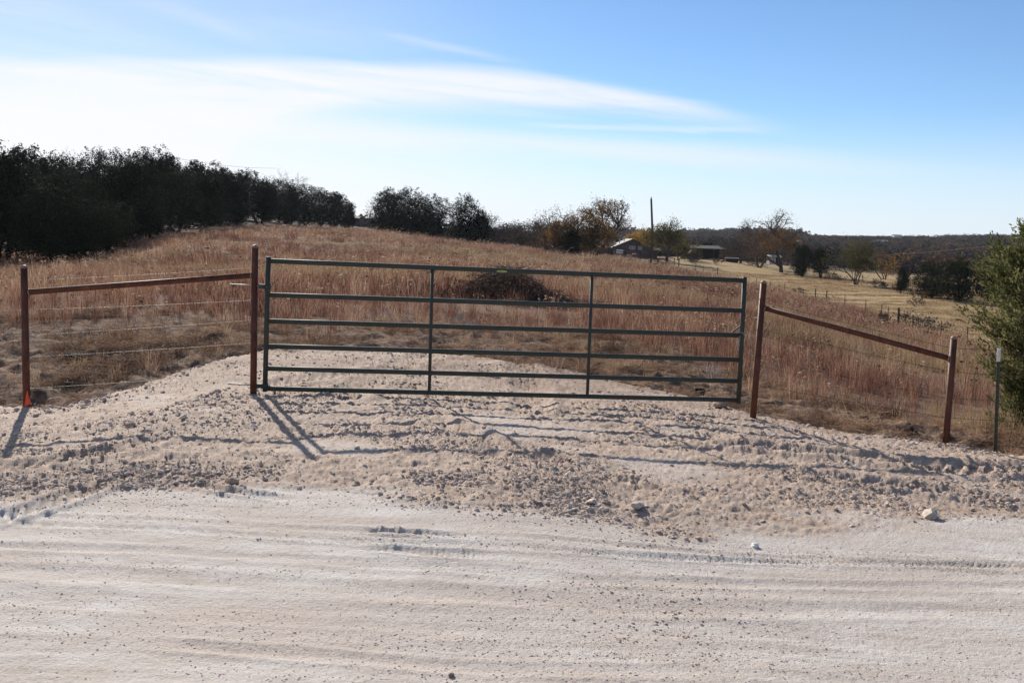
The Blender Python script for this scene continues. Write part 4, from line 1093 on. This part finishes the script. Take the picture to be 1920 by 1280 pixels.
def gate():
    LY, RY = 9.85, 10.58
    lt, lb = P(503, 489, LY), P(497, 728, LY); rt_, rb_ = P(1396, 526, RY), P(1385, 750, RY)
    t = empty('pipe_gate', tuple(lb), 'long dark green six-rail tube gate closed across the driveway', 'gate'); off = -Vector(t.location)
    def part(mb, name, m, smooth=True):
        o = mb.build(name, m, t, smooth); o.location = off; return o
    def pt(fx, fz): return (lb * (1 - fz) + lt * fz) * (1 - fx) + (rb_ * (1 - fz) + rt_ * fz) * fx
    R_ = .0245
    lev = []
    for ly, ry in ((489, 526), (552, 582), (601, 628), (648, 674), (690, 714), (728, 750)): lev.append(((728 - ly) / (728 - 489.), (750 - ry) / (750 - 526.)))
    dl = (lt - lb).normalized()
    for a, b_, e0, e1 in ((lb, lt, .030, .035), (rb_, rt_, .035, .034)):
        d = (b_ - a).normalized(); mb = MB(); mb.tube([a - d * e0, b_ + d * e1], R_, 16); part(mb, 'stile', MAT['green'])
        mb = MB(); mb.tube([b_ + d * (e1 + .001), b_ + d * (e1 + .005)], R_ * .93, 14); part(mb, 'stile_cap', MAT['steel'])
    rails = []
    for fl, fr in lev:
        a = lb + (lt - lb) * fl; b_ = rb_ + (rt_ - rb_) * fr; d = (b_ - a).normalized(); mb = MB(); n = 9
        pts = [a + d * .018 + (b_ - a - d * .036) * (i / (n - 1)) for i in range(n)]
        mb.tube(pts, R_ * .98, 16); part(mb, 'rail', MAT['green']); rails.append((a, b_))
    def at_px(seg, px):
        lo, hi = 0.0, 1.0
        for _ in range(30):
            m = (lo + hi) / 2; q = seg[0] + (seg[1] - seg[0]) * m - EYE
            if 960 + F * q.dot(rt) / q.dot(fwd) < px: lo = m
            else: hi = m
        return seg[0] + (seg[1] - seg[0]) * lo
    for ux_t, ux_b in ((811, 805), (1110, 1101)):
        top = at_px(rails[0], ux_t); bot = at_px(rails[5], ux_b)
        mb = MB(); mb.tube([bot + Vector((0, -.010, .012)), top + Vector((0, -.010, -.012))], .0165, 12); part(mb, 'upright', MAT['green'])
    # hinge collars, bolts
    for fz, py in ((.80, 537), (.02, 722)):
        c = lb + (lt - lb) * fz; mb = MB(); mb.tube([c - dl * .026, c + dl * .026], R_ + .006, 14); part(mb, 'hinge_collar', MAT['green'])
        mb = MB(); mb.box((c.x - .055, c.y, c.z), (.055, .034, .042)); part(mb, 'hinge_bracket', MAT['green'], False)
        mb = MB(); mb.tube([(c.x - .060, c.y, c.z + .006), (c.x - .36, c.y - .02, c.z + .012)], .007, 8); part(mb, 'hinge_bolt', MAT['steel'])
        mb = MB(); mb.tube([(c.x - .085, c.y, c.z + .006), (c.x - .100, c.y, c.z + .006)], .015, 6); part(mb, 'hinge_nut', MAT['steel'], False)
        mb = MB(); mb.tube([(c.x + .034, c.y, c.z), (c.x + .050, c.y, c.z)], .011, 6); part(mb, 'collar_bolt', MAT['steel'], False)
    # latch gusset on the third rail at the free end
    a = rails[2][1]; g = [a + Vector((-.115, -.003, .030)), a + Vector((-.022, -.003, .105)), a + Vector((-.022, -.003, .086)), a + Vector((-.088, -.003, .030))]
    V = [tuple(p) for p in g] + [tuple(p + Vector((0, .012, 0))) for p in g]
    mb = MB(); mb.add(V, [(0, 1, 2, 3), (7, 6, 5, 4), (0, 4, 5, 1), (1, 5, 6, 2), (2, 6, 7, 3), (3, 7, 4, 0)]); part(mb, 'chain_gusset', MAT['green'], False)
    # maker's badge on the top rail: pale oval plate
    c = at_px(rails[0], 941); dd = (rails[0][1] - rails[0][0]).normalized(); V = []; K = 20
    for k in range(K):
        an = 2 * math.pi * k / K; uu = math.cos(an) * .055; vv = math.sin(an) * .011 - .008
        V.append(tuple(c + dd * uu + Vector((0, -math.sqrt(max(R_ ** 2 - vv ** 2, 0)) - .0015, vv))))
    V2 = [(x, y + .003, z) for x, y, z in V]; mb = MB(); mb.add(V + V2, [tuple(range(K))] + [(k, (k + 1) % K, K + (k + 1) % K, K + k) for k in range(K)]); part(mb, 'badge', MAT['badge'], False)
    # chain: separate thing hung through the gusset
    ct = empty('gate_chain', tuple(a), 'short steel chain looped through the latch corner of the gate', 'chain'); co = -Vector(ct.location)
    pts = [a + Vector((-.075, -.03, .055)), a + Vector((-.045, -.034, .045)), a + Vector((-.015, -.034, .034)), a + Vector((.01, -.034, .028)), a + Vector((.036, -.02, .024)),
           a + Vector((.042, .01, .0)), a + Vector((-.03, -.034, -.02)), a + Vector((-.034, -.036, -.048)), a + Vector((-.036, -.034, -.078)), a + Vector((-.036, -.034, -.108)), a + Vector((-.040, -.034, -.136))]
    for i, p in enumerate(pts):
        q = pts[min(i + 1, len(pts) - 1)]; d = (q - p) if i < len(pts) - 1 else (p - pts[i - 1]); d.normalize(); s = d.orthogonal().normalized()
        if i % 2: s = d.cross(s)
        loop = [p + d * (math.cos(k / 12 * 6.2832) * .019) + s * (math.sin(k / 12 * 6.2832) * .010) for k in range(13)]
        mb = MB(); mb.tube(loop, .0032, 6); o = mb.build('link', MAT['steel'], ct, True); o.location = co


gate()

# orange marker flag at the foot of the left post
mb = MB(); A = [P(50, 733, 9.33), P(45, 764, 9.33), P(58, 755, 9.33), P(52, 742, 9.33)]
A = [A[0], A[1], A[2], A[3]]
V = [tuple(p) for p in A] + [tuple(p + Vector((.006, .004, 0))) for p in A]
V[2] = (V[2][0], V[2][1] - .012, V[2][2]); V[6] = (V[6][0], V[6][1] - .012, V[6][2])
mb.add(V, [(0, 1, 3), (1, 2, 3), (7, 5, 4), (7, 6, 5), (0, 4, 5, 1), (1, 5, 6, 2), (2, 6, 7, 3), (3, 7, 4, 0)])
tag(mb.build('marker_flag', MAT['orange']), 'torn orange plastic flag at the foot of the far left post', 'flag')

# ------------------------------------------------------------------ barbed wire
def barbed(points, label, group, m, seed, twist=.075, r=.0012, behind=.035):
    pts = [P(*p) + Vector((0, behind, 0)) for p in points]; mb = MB(); rr = random.Random(seed)
    path = []
    for a, b in zip(pts[:-1], pts[1:]):
        L = (b - a).length; n = max(2, int(L / (twist / 4)))
        for i in range(n): f = i / n; path.append(a + (b - a) * f + Vector((0, 0, -.018 * L / 5 * 4 * f * (1 - f))))
    path.append(pts[-1]); s = 0
    A = []; B = []
    for i, p in enumerate(path):
        ang = i * math.pi / 2 * 1.0 + .3; o = Vector((0, math.cos(ang), math.sin(ang))) * r * 1.15; A.append(p + o); B.append(p - o)
    mb.tube(A, r, 4); mb.tube(B, r, 4)
    k = 0
    while k < len(path) - 1:
        p = path[k]
        for q in range(2):
            a = rr.uniform(0, 6.28); d = Vector((rr.uniform(-.3, .3), math.cos(a), math.sin(a))); mb.tube([p - d * .013, p, p + d * .013], [.0006, .0016, .0006], 4)
        k += 7
    o = mb.build('barbed_wire', m); tag(o, label, 'barbed wire', group)


gl = 'barbed wire strands behind the left brace'
for i, (y0, y1, y2) in enumerate([(528, 526, 502), (582, 581, 563), (633, 629, 600), (672, 670, 643), (733, 729, 699)]):
    barbed([(-130, y0 + 4, 9.35), (48, y1, 9.42), (477, y2, 9.88)], ['top', 'second', 'third', 'fourth', 'lowest'][i] + ' barbed wire strand left of the gate', gl, MAT['wire'], i, r=.0010)
gr = 'barbed wire strands behind the right brace'
for i, (y0, y1, y2, y3) in enumerate([(566, 653, 657, 668), (618, 697, 704, 716), (672, 747, 752, 762), (722, 784, 789, 795), (772, 829, 836, 842)]):
    barbed([(1431 - i * 4, y0, 10.52), (1786 - i * 3, y1, 10.03), (1870 - i * 2, y2, 9.87), (2100, y3 + 8, 9.75)], ['top', 'second', 'third', 'fourth', 'lowest'][i] + ' barbed wire strand right of the gate', gr, MAT['darkwire'], 20 + i, r=.0016)
# tie wires wrapped round the gate posts
for px, Y, ys in ((477, 9.85, (502, 563, 600, 643)), (1425, 10.5, (560, 618, 632, 668, 700, 745))):
    for j, yy in enumerate(ys):
        pxx = px if px < 900 else 1432 - (yy - 526) * .08
        c = P(pxx, yy, Y); loop = [c + Vector((math.cos(k / 14 * 6.283) * .0355, math.sin(k / 14 * 6.283) * .0355, .003 * math.sin(k))) for k in range(15)]
        loop.append(loop[-1] + Vector((.03, -.012, .006)))
        mb = MB(); mb.tube(loop, .002, 5)
        side = 'left' if px < 900 else 'right'
        tag(mb.build('wire_tie', MAT['darkwire']), '%s wire tie from the top wrapped round the %s gate post' % (ordn[j], side), 'wire', 'wire ties round the %s gate post' % side)


def tpost(px0, py0, px1, py1, Y, label, s=1.0, group=None, top=True, m='tpost', name='steel_post'):
    b, e = P(px0, py0, Y), P(px1, py1, Y); z0 = min(gz(b.x, b.y) - .2, b.z - .05); t = empty(name, tuple(b), label, 'fence post', group); off = -Vector(b)
    d = (e - b); k = (z0 - b.z) / d.z; lo = b + d * k; cut = e - d.normalized() * (.13 * s if top else 0)
    def bar(p, q, nm, mm):
        mb = MB()
        for (ox, oy, w, dp) in ((0, 0, .034 * s, .005 * s), (0, .017 * s, .006 * s, .030 * s)):
            V = []
            for c in (p, q):
                for sx, sy in ((-1, -1), (1, -1), (1, 1), (-1, 1)): V.append((c.x + ox + sx * w / 2, c.y + oy + sy * dp / 2, c.z))
            mb.add(V, [(3, 2, 1, 0), (4, 5, 6, 7), (0, 1, 5, 4), (1, 2, 6, 5), (2, 3, 7, 6), (3, 0, 4, 7)])
        if s >= 1 and nm == 'shaft':
            n = int((q - p).length / .055)
            for i in range(n): c = p + (q - p) * ((i + .5) / n); mb.box((c.x, c.y - .006, c.z), (.012, .008, .02))
        o = mb.build(nm, mm, t); o.location = off
    bar(lo, cut, 'shaft', MAT[m])
    if top: bar(cut + d.normalized() * .0015, e, 'painted_tip', MAT['white'])


tpost(1866, 849, 1873, 653, 9.84, 'dark green steel fence post with white top beside the near juniper')

# ------------------------------------------------------------------ fence line of the pasture
fp = [(1683, 614, 577, 62, 'wood'), (1549, 568, 545, 95, 'wood'), (1528, 563, 541, 98, 'wood'), (1583, 576, 556, 88, 'st'), (1622, 588, 566, 78, 'st'), (1652, 598, 575, 70, 'st'), (1664, 602, 580, 67, 'st'), (1710, 620, 595, 59, 'st'), (1763, 634, 612, 54, 'st'), (1812, 650, 628, 49, 'st'),
      (1497, 557, 541, 103, 'st'), (1470, 551, 535, 108, 'st'), (1443, 544, 529, 113, 'st'), (1418, 538, 524, 118, 'st'), (1395, 533, 518, 122, 'st'), (1368, 526, 512, 127, 'st'), (1345, 520, 501, 132, 'wood'), (1318, 514, 498, 138, 'st'), (1304, 510, 496, 142, 'st'), (1272, 500, 486, 150, 'wood')]
fp.sort()
tops = []
for i, (px, pb, pt_, Y, kd) in enumerate(fp):
    b = P(px, pb, Y); z = gz(b.x, b.y); e = P(px, pt_, Y); h = max(e.z - z, 1.0); r = .075 if kd == 'wood' and px == 1683 else (.06 if kd == 'wood' else .032)
    mb = MB(); mb.tube([(0, 0, -.2), (.01, 0, h * .5), (.0, .01, h)], [r, r * .95, r * .9], 7)
    o = mb.build('fence_post', MAT['wood_post']); o.location = (b.x, b.y, z)
    nm = '%s post from the left in the pasture fence' % ('%s' % (ordn[i] if i < 13 else ['fourteenth', 'fifteenth', 'sixteenth', 'seventeenth', 'eighteenth', 'nineteenth', 'twentieth'][i - 13]))
    tag(o, ('thick dark wooden ' if kd == 'wood' else 'thin ') + nm, 'fence post', 'posts of the pasture fence'); tops.append(Vector((b.x, b.y, z)))
for j, hh in enumerate((.95, .65, .35)):
    mb = MB(); mb.tube([p + Vector((0, 0, hh)) for p in tops] + [Vector((30, 36, gz(30, 36) + hh))], .006, 3)
    tag(mb.build('fence_wire', MAT['darkwire']), '%s wire of the distant pasture fence' % ['top', 'middle', 'bottom'][j], 'wire')

# pipe rail fence running up to the utility pole in front of the house
rp = [(1107, 464, 128), (1140, 469, 126), (1172, 475, 124), (1200, 481, 122), (1222, 486, 120), (1248, 489, 128), (1264, 493, 136), (1273, 496, 146)]
t = empty('rail_fence', tuple(P(*rp[0])), 'low dark pipe rail fence below the house, running to the utility pole', 'fence'); off = -Vector(t.location); pv = []
for px, py, Y in rp:
    b = P(px, py + 4, Y); z = gz(b.x, b.y); q = Vector((b.x, b.y, max(z, b.z - .1))); pv.append(q); mb = MB(); mb.tube([q - Vector((0, 0, .6)), q + Vector((0, 0, 1.05))], .05, 6); o = mb.build('post', MAT['wood_post'], t); o.location = off
for hh in (.95, .5):
    mb = MB(); mb.tube([p + Vector((0, -.05, hh)) for p in pv], .04, 5); o = mb.build('rail', MAT['wood_post'], t); o.location = off

# ------------------------------------------------------------------ buildings
def prism(pts, y0, y1):
    """polygon pts (x,z) extruded from y0 to y1 (local)"""
    n = len(pts); V = [(x, y0, z) for x, z in pts] + [(x, y1, z) for x, z in pts]
    return V, [tuple(range(n)), tuple(range(2 * n - 1, n - 1, -1))] + [(i, i + n, (i + 1) % n + n, (i + 1) % n) for i in range(n)]


def house():
    c = P(1184, 486, 178); z = gz(c.x, c.y); px = 178 / F; eave = P(1152, 463, 178).z; apex = P(1184, 449.5, 178).z
    t = empty('house', (c.x, c.y, z), 'low brown farmhouse with pale gabled roof and two windows', 'house'); e = eave - z; a = apex - z
    w = 3.05
    def part(V, F_, nm, m, par=t):
        mb = MB(); mb.add(V, F_); return mb.build(nm, MAT[m], par)
    V, F_ = prism([(-w, 0), (w, 0), (w, e), (0, a), (-w, e)], 0, 9); part(V, F_, 'wall', 'brick_wall')
    sl = (a - e) / w
    for s in (-1, 1):
        ov = .45; pts = [(0, a + .05), (s * (w + ov), e - sl * ov + .05), (s * (w + ov), e - sl * ov + .17), (0, a + .17)]
        if s > 0: pts = pts[::-1]
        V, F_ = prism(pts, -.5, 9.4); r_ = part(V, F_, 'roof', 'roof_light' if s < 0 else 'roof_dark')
        if s < 0:
            for dx in (-1.1, -1.9):
                mb = MB(); zz = a + dx * sl * 1.0; mb.tube([(dx, 3, zz), (dx, 3, zz + .95)], .09, 8); mb.build('vent_pipe', MAT['trim'], r_)
    # long wing to the left with a dark roof
    wl = 5.2; V, F_ = prism([(-w - wl, 0), (-w - .01, 0), (-w - .01, e - .1), (-w - wl, e - .1)], 2.2, 8.6); part(V, F_, 'wing_wall', 'brick_wall')
    V = [(-w - wl - .4, 1.8, e - .12), (-w + .6, 1.8, e - .12), (-w + .6, 5.4, a - .15), (-w - wl - .4, 5.4, a - .15), (-w + .6, 9, e - .12), (-w - wl - .4, 9, e - .12)]
    part(V, [(0, 1, 2, 3), (3, 2, 4, 5), (0, 3, 5), (1, 4, 2), (5, 4, 1, 0)], 'wing_roof', 'roof_dark')
    # right wing, dark
    V, F_ = prism([(w + .01, 0), (w + 1.6, 0), (w + 1.6, e - .3), (w + .01, e - .3)], 1.2, 7); part(V, F_, 'wing_wall', 'brick_wall')
    V = [(w - .1, .8, e - .29), (w + 2.1, .8, e - .29), (w + 2.1, 4.2, e + .35), (w - .1, 4.2, e + .35), (w + 2.1, 7.4, e - .29), (w - .1, 7.4, e - .29)]
    part(V, [(0, 1, 2, 3), (3, 2, 4, 5), (0, 3, 5), (1, 4, 2), (5, 4, 1, 0)], 'wing_roof', 'roof_dark')
    for x0, x1 in ((-.45, .55), (1.1, 1.75)):
        cx = (x0 + x1) / 2; zc = P(1184, 464.5, 178).z - z; hh = .62
        mb = MB(); mb.box((cx, -.03, zc), (x1 - x0, .08, hh)); wn = mb.build('window', MAT['trim'], t)
        for k in (-1, 1):
            mb = MB(); mb.box((cx + k * (x1 - x0) * .23, -.055, zc), ((x1 - x0) * .38, .06, hh * .78)); mb.build('pane', MAT['glass'], wn)


house()


def simple_house(px, py, Y, w, h, d, label, wallm, roofm, name='house', cat='house', pitch=.35, rz=0.0, lift=None):
    c = P(px, py, Y); z = gz(c.x, c.y) if lift is None else c.z
    t = empty(name, (c.x, c.y, z), label, cat); t.rotation_euler = (0, 0, rz)
    mb = MB(); mb.box((0, d / 2, h / 2), (w, d, h)); mb.build('wall', MAT[wallm], t)
    mb = MB(); a = h + w * .5 * pitch * .6; V = [(-w / 2 - .3, -.3, h), (w / 2 + .3, -.3, h), (w / 2 + .3, d / 2, a), (-w / 2 - .3, d / 2, a), (w / 2 + .3, d + .3, h), (-w / 2 - .3, d + .3, h)]
    mb.add(V, [(0, 1, 2, 3), (3, 2, 4, 5), (0, 3, 5), (1, 4, 2), (5, 4, 1, 0)]); mb.build('roof', MAT[roofm], t); return t


# open carport
c = P(1328, 482, 190); z = gz(c.x, c.y); t = empty('carport', (c.x, c.y, z), 'dark open carport with a flat grey roof between olive tree and bare trees', 'carport'); hh = P(1328, 466, 190).z - z
mb = MB(); V = [(-3.3, 0, hh), (3.3, 0, hh), (2.4, 3, hh + .55), (-2.6, 3, hh + .55), (3.3, 6, hh), (-3.3, 6, hh)]
mb.add(V, [(0, 1, 2, 3), (3, 2, 4, 5), (0, 3, 5), (1, 4, 2), (5, 4, 1, 0)]); mb.build('roof', MAT['roof_dark'], t)
mb = MB(); mb.box((0, 5.7, hh / 2), (6.2, .12, hh - .02)); mb.build('back_wall', MAT['interior'], t)
mb = MB(); mb.box((-2.6, 3, hh / 2), (.9, 5, hh - .03)); mb.build('store_room', MAT['brick_wall'], t)
for x in (-3.0, -1.2, 1.0, 3.0): mb = MB(); mb.box((x, .25, hh / 2), (.14, .14, hh - .01)); mb.build('post', MAT['wood_post'], t)

# white shed
c = P(1453, 494, 168); z = c.z; t = empty('shed', (c.x, c.y, z), 'small white metal shed behind the trunk of the large orange tree', 'shed')
mb = MB(); mb.box((0, 1, .45), (1.9, 2, 1.3)); w_ = mb.build('wall', MAT['shed_metal'], t)
mb = MB(); V = [(-1.1, -.15, 1.101), (1.1, -.15, 1.101), (1.1, 1, 1.4), (-1.1, 1, 1.4), (1.1, 2.15, 1.101), (-1.1, 2.15, 1.101)]
mb.add(V, [(0, 1, 2, 3), (3, 2, 4, 5), (0, 3, 5), (1, 4, 2), (5, 4, 1, 0)]); mb.build('roof', MAT['white'], t)
mb = MB(); mb.box((.45, -.02, .45), (.7, .05, 1.1)); mb.build('door', MAT['interior'], t)
# small dark trailer-like hut by the carport, white tank by the house, white shape at the left of the house
simple_house(1374, 484, 186, 2.0, .7, 1.5, 'low dark hut between the carport and the bare tree', 'interior', 'roof_dark', 'hut', 'hut')
for px, py, Y, w, lab, nm in ((1162, 474, 150, .30, 'small white tank below the pale house roof', 'tank'), (1106, 466, 150, .34, 'pale round boulder at the left end of the rail fence', 'boulder')):
    c = P(px, py, Y); c.z = max(c.z, gz(c.x, c.y)); mb = MB()
    if nm == 'tank': mb.tube([(-.5, 0, w * .6), (-.42, 0, w * .6), (.42, 0, w * .6), (.5, 0, w * .6)], [.12, w, w, .12], 12)
    else:
        V, T = stone_mesh(77, 2, .9); mb.add(V * .55 + [0, 0, .4], [tuple(f) for f in T])
    o = mb.build(nm, MAT['white' if nm == 'tank' else 'rock']); o.location = c; tag(o, lab, nm)
simple_house(1684, 447, 880, 7, 2.6, 6, 'tiny white house among trees on the far ridge, left of two', 'white', 'roof_light', lift=1)
simple_house(1768, 449, 870, 15, 2.2, 8, 'long low pale house among trees on the far ridge', 'brick_wall', 'white', lift=1, pitch=.18)
simple_house(1652, 458, 640, 9, 1.8, 6, 'small pale roofed barn on the far hillside below the ridge', 'brick_wall', 'roof_light', 'barn', 'barn', lift=1)
simple_house(1490, 458, 520, 6, 1.4, 5, 'small grey roofed barn behind the large orange tree', 'brick_wall', 'roof_light', 'barn', 'barn', lift=1)
simple_house(682, 421, 240, 4.2, 1.5, 5, 'grey roofed barn in the gap between the woodland and the crest junipers', 'brick_wall', 'roof_light', 'barn', 'barn', lift=1)
tree(674, 424, 225, 18, 95, 'tiny bare tree in the gap beside the grey roofed barn', depth=3, wide=1.2)

# ------------------------------------------------------------------ utility poles
def upole(px, pt_, pb, Y, label, arm=False):
    b = P(px, pb, Y); z = gz(b.x, b.y); e = P(px, pt_, Y); h = e.z - z; t = empty('utility_pole', (b.x, b.y, z), label, 'utility pole')
    mb = MB(); mb.tube([(0, 0, -.5), (0, 0, h * .5), (e.x - b.x, 0, h)], [.15, .13, .11], 10); mb.build('pole', MAT['pole'], t, True)
    mb = MB(); mb.tube([(e.x - b.x, 0, h + .001), (e.x - b.x, 0, h + .10), (e.x - b.x, 0, h + .22)], [.05, .08, .04], 8); mb.build('insulator', MAT['trim'], t, True)
    if arm:
        mb = MB(); mb.box((0, -.16, h - .35), (2.2, .1, .12), .5); mb.build('crossarm', MAT['pole'], t)
        for s in (-.9, .9): mb = MB(); mb.tube([(s * .88, s * .48 - .16, h - .29), (s * .88, s * .48 - .16, h - .12)], .05, 6); mb.build('insulator', MAT['trim'], t)
    return Vector((e.x, e.y, e.z + .12))


pa = upole(1221, 373, 489, 112, 'tall bare utility pole rising right of the farmhouse')
pb_ = upole(1860, 462, 520, 150, 'dark utility pole on the far valley side behind the near juniper', True)
pc = upole(274, 287, 425, 118, 'thin utility pole just topping the left woodland')
for a, b_, lab, sag in ((pb_, P(1380, 452, 420), 'power line running left from the pole on the valley side', 3.5), (pc, P(330, 285, 135) + Vector((6, 30, 0)), 'short power line at the top of the left woodland', .5)):
    mb = MB(); mb.tube([a + (b_ - a) * (i / 16) - Vector((0, 0, sag * 4 * (i / 16) * (1 - i / 16))) for i in range(17)], .022, 4); tag(mb.build('power_line', MAT['darkwire']), lab, 'power line')

# ------------------------------------------------------------------ haze
def haze():
    m = D.materials.new('haze_air'); m.use_nodes = True; t = m.node_tree; t.nodes.clear(); out = t.nodes.new('ShaderNodeOutputMaterial')
    v = t.nodes.new('ShaderNodeVolumePrincipled'); v.inputs['Density'].default_value = HAZE; v.inputs['Color'].default_value = (.80, .86, 1.0, 1)
    v.inputs['Anisotropy'].default_value = .3
    t.links.new(v.outputs[0], out.inputs['Volume']); mb = MB(); mb.box((0, 0, 0), (3300, 3300, 60)); o = mb.build('haze', m); o.location = (0, 0, 30 - 16)
    tag(o, 'thin pale haze in the air over the valley', kind='stuff')


HAZE = 0.00007
haze()
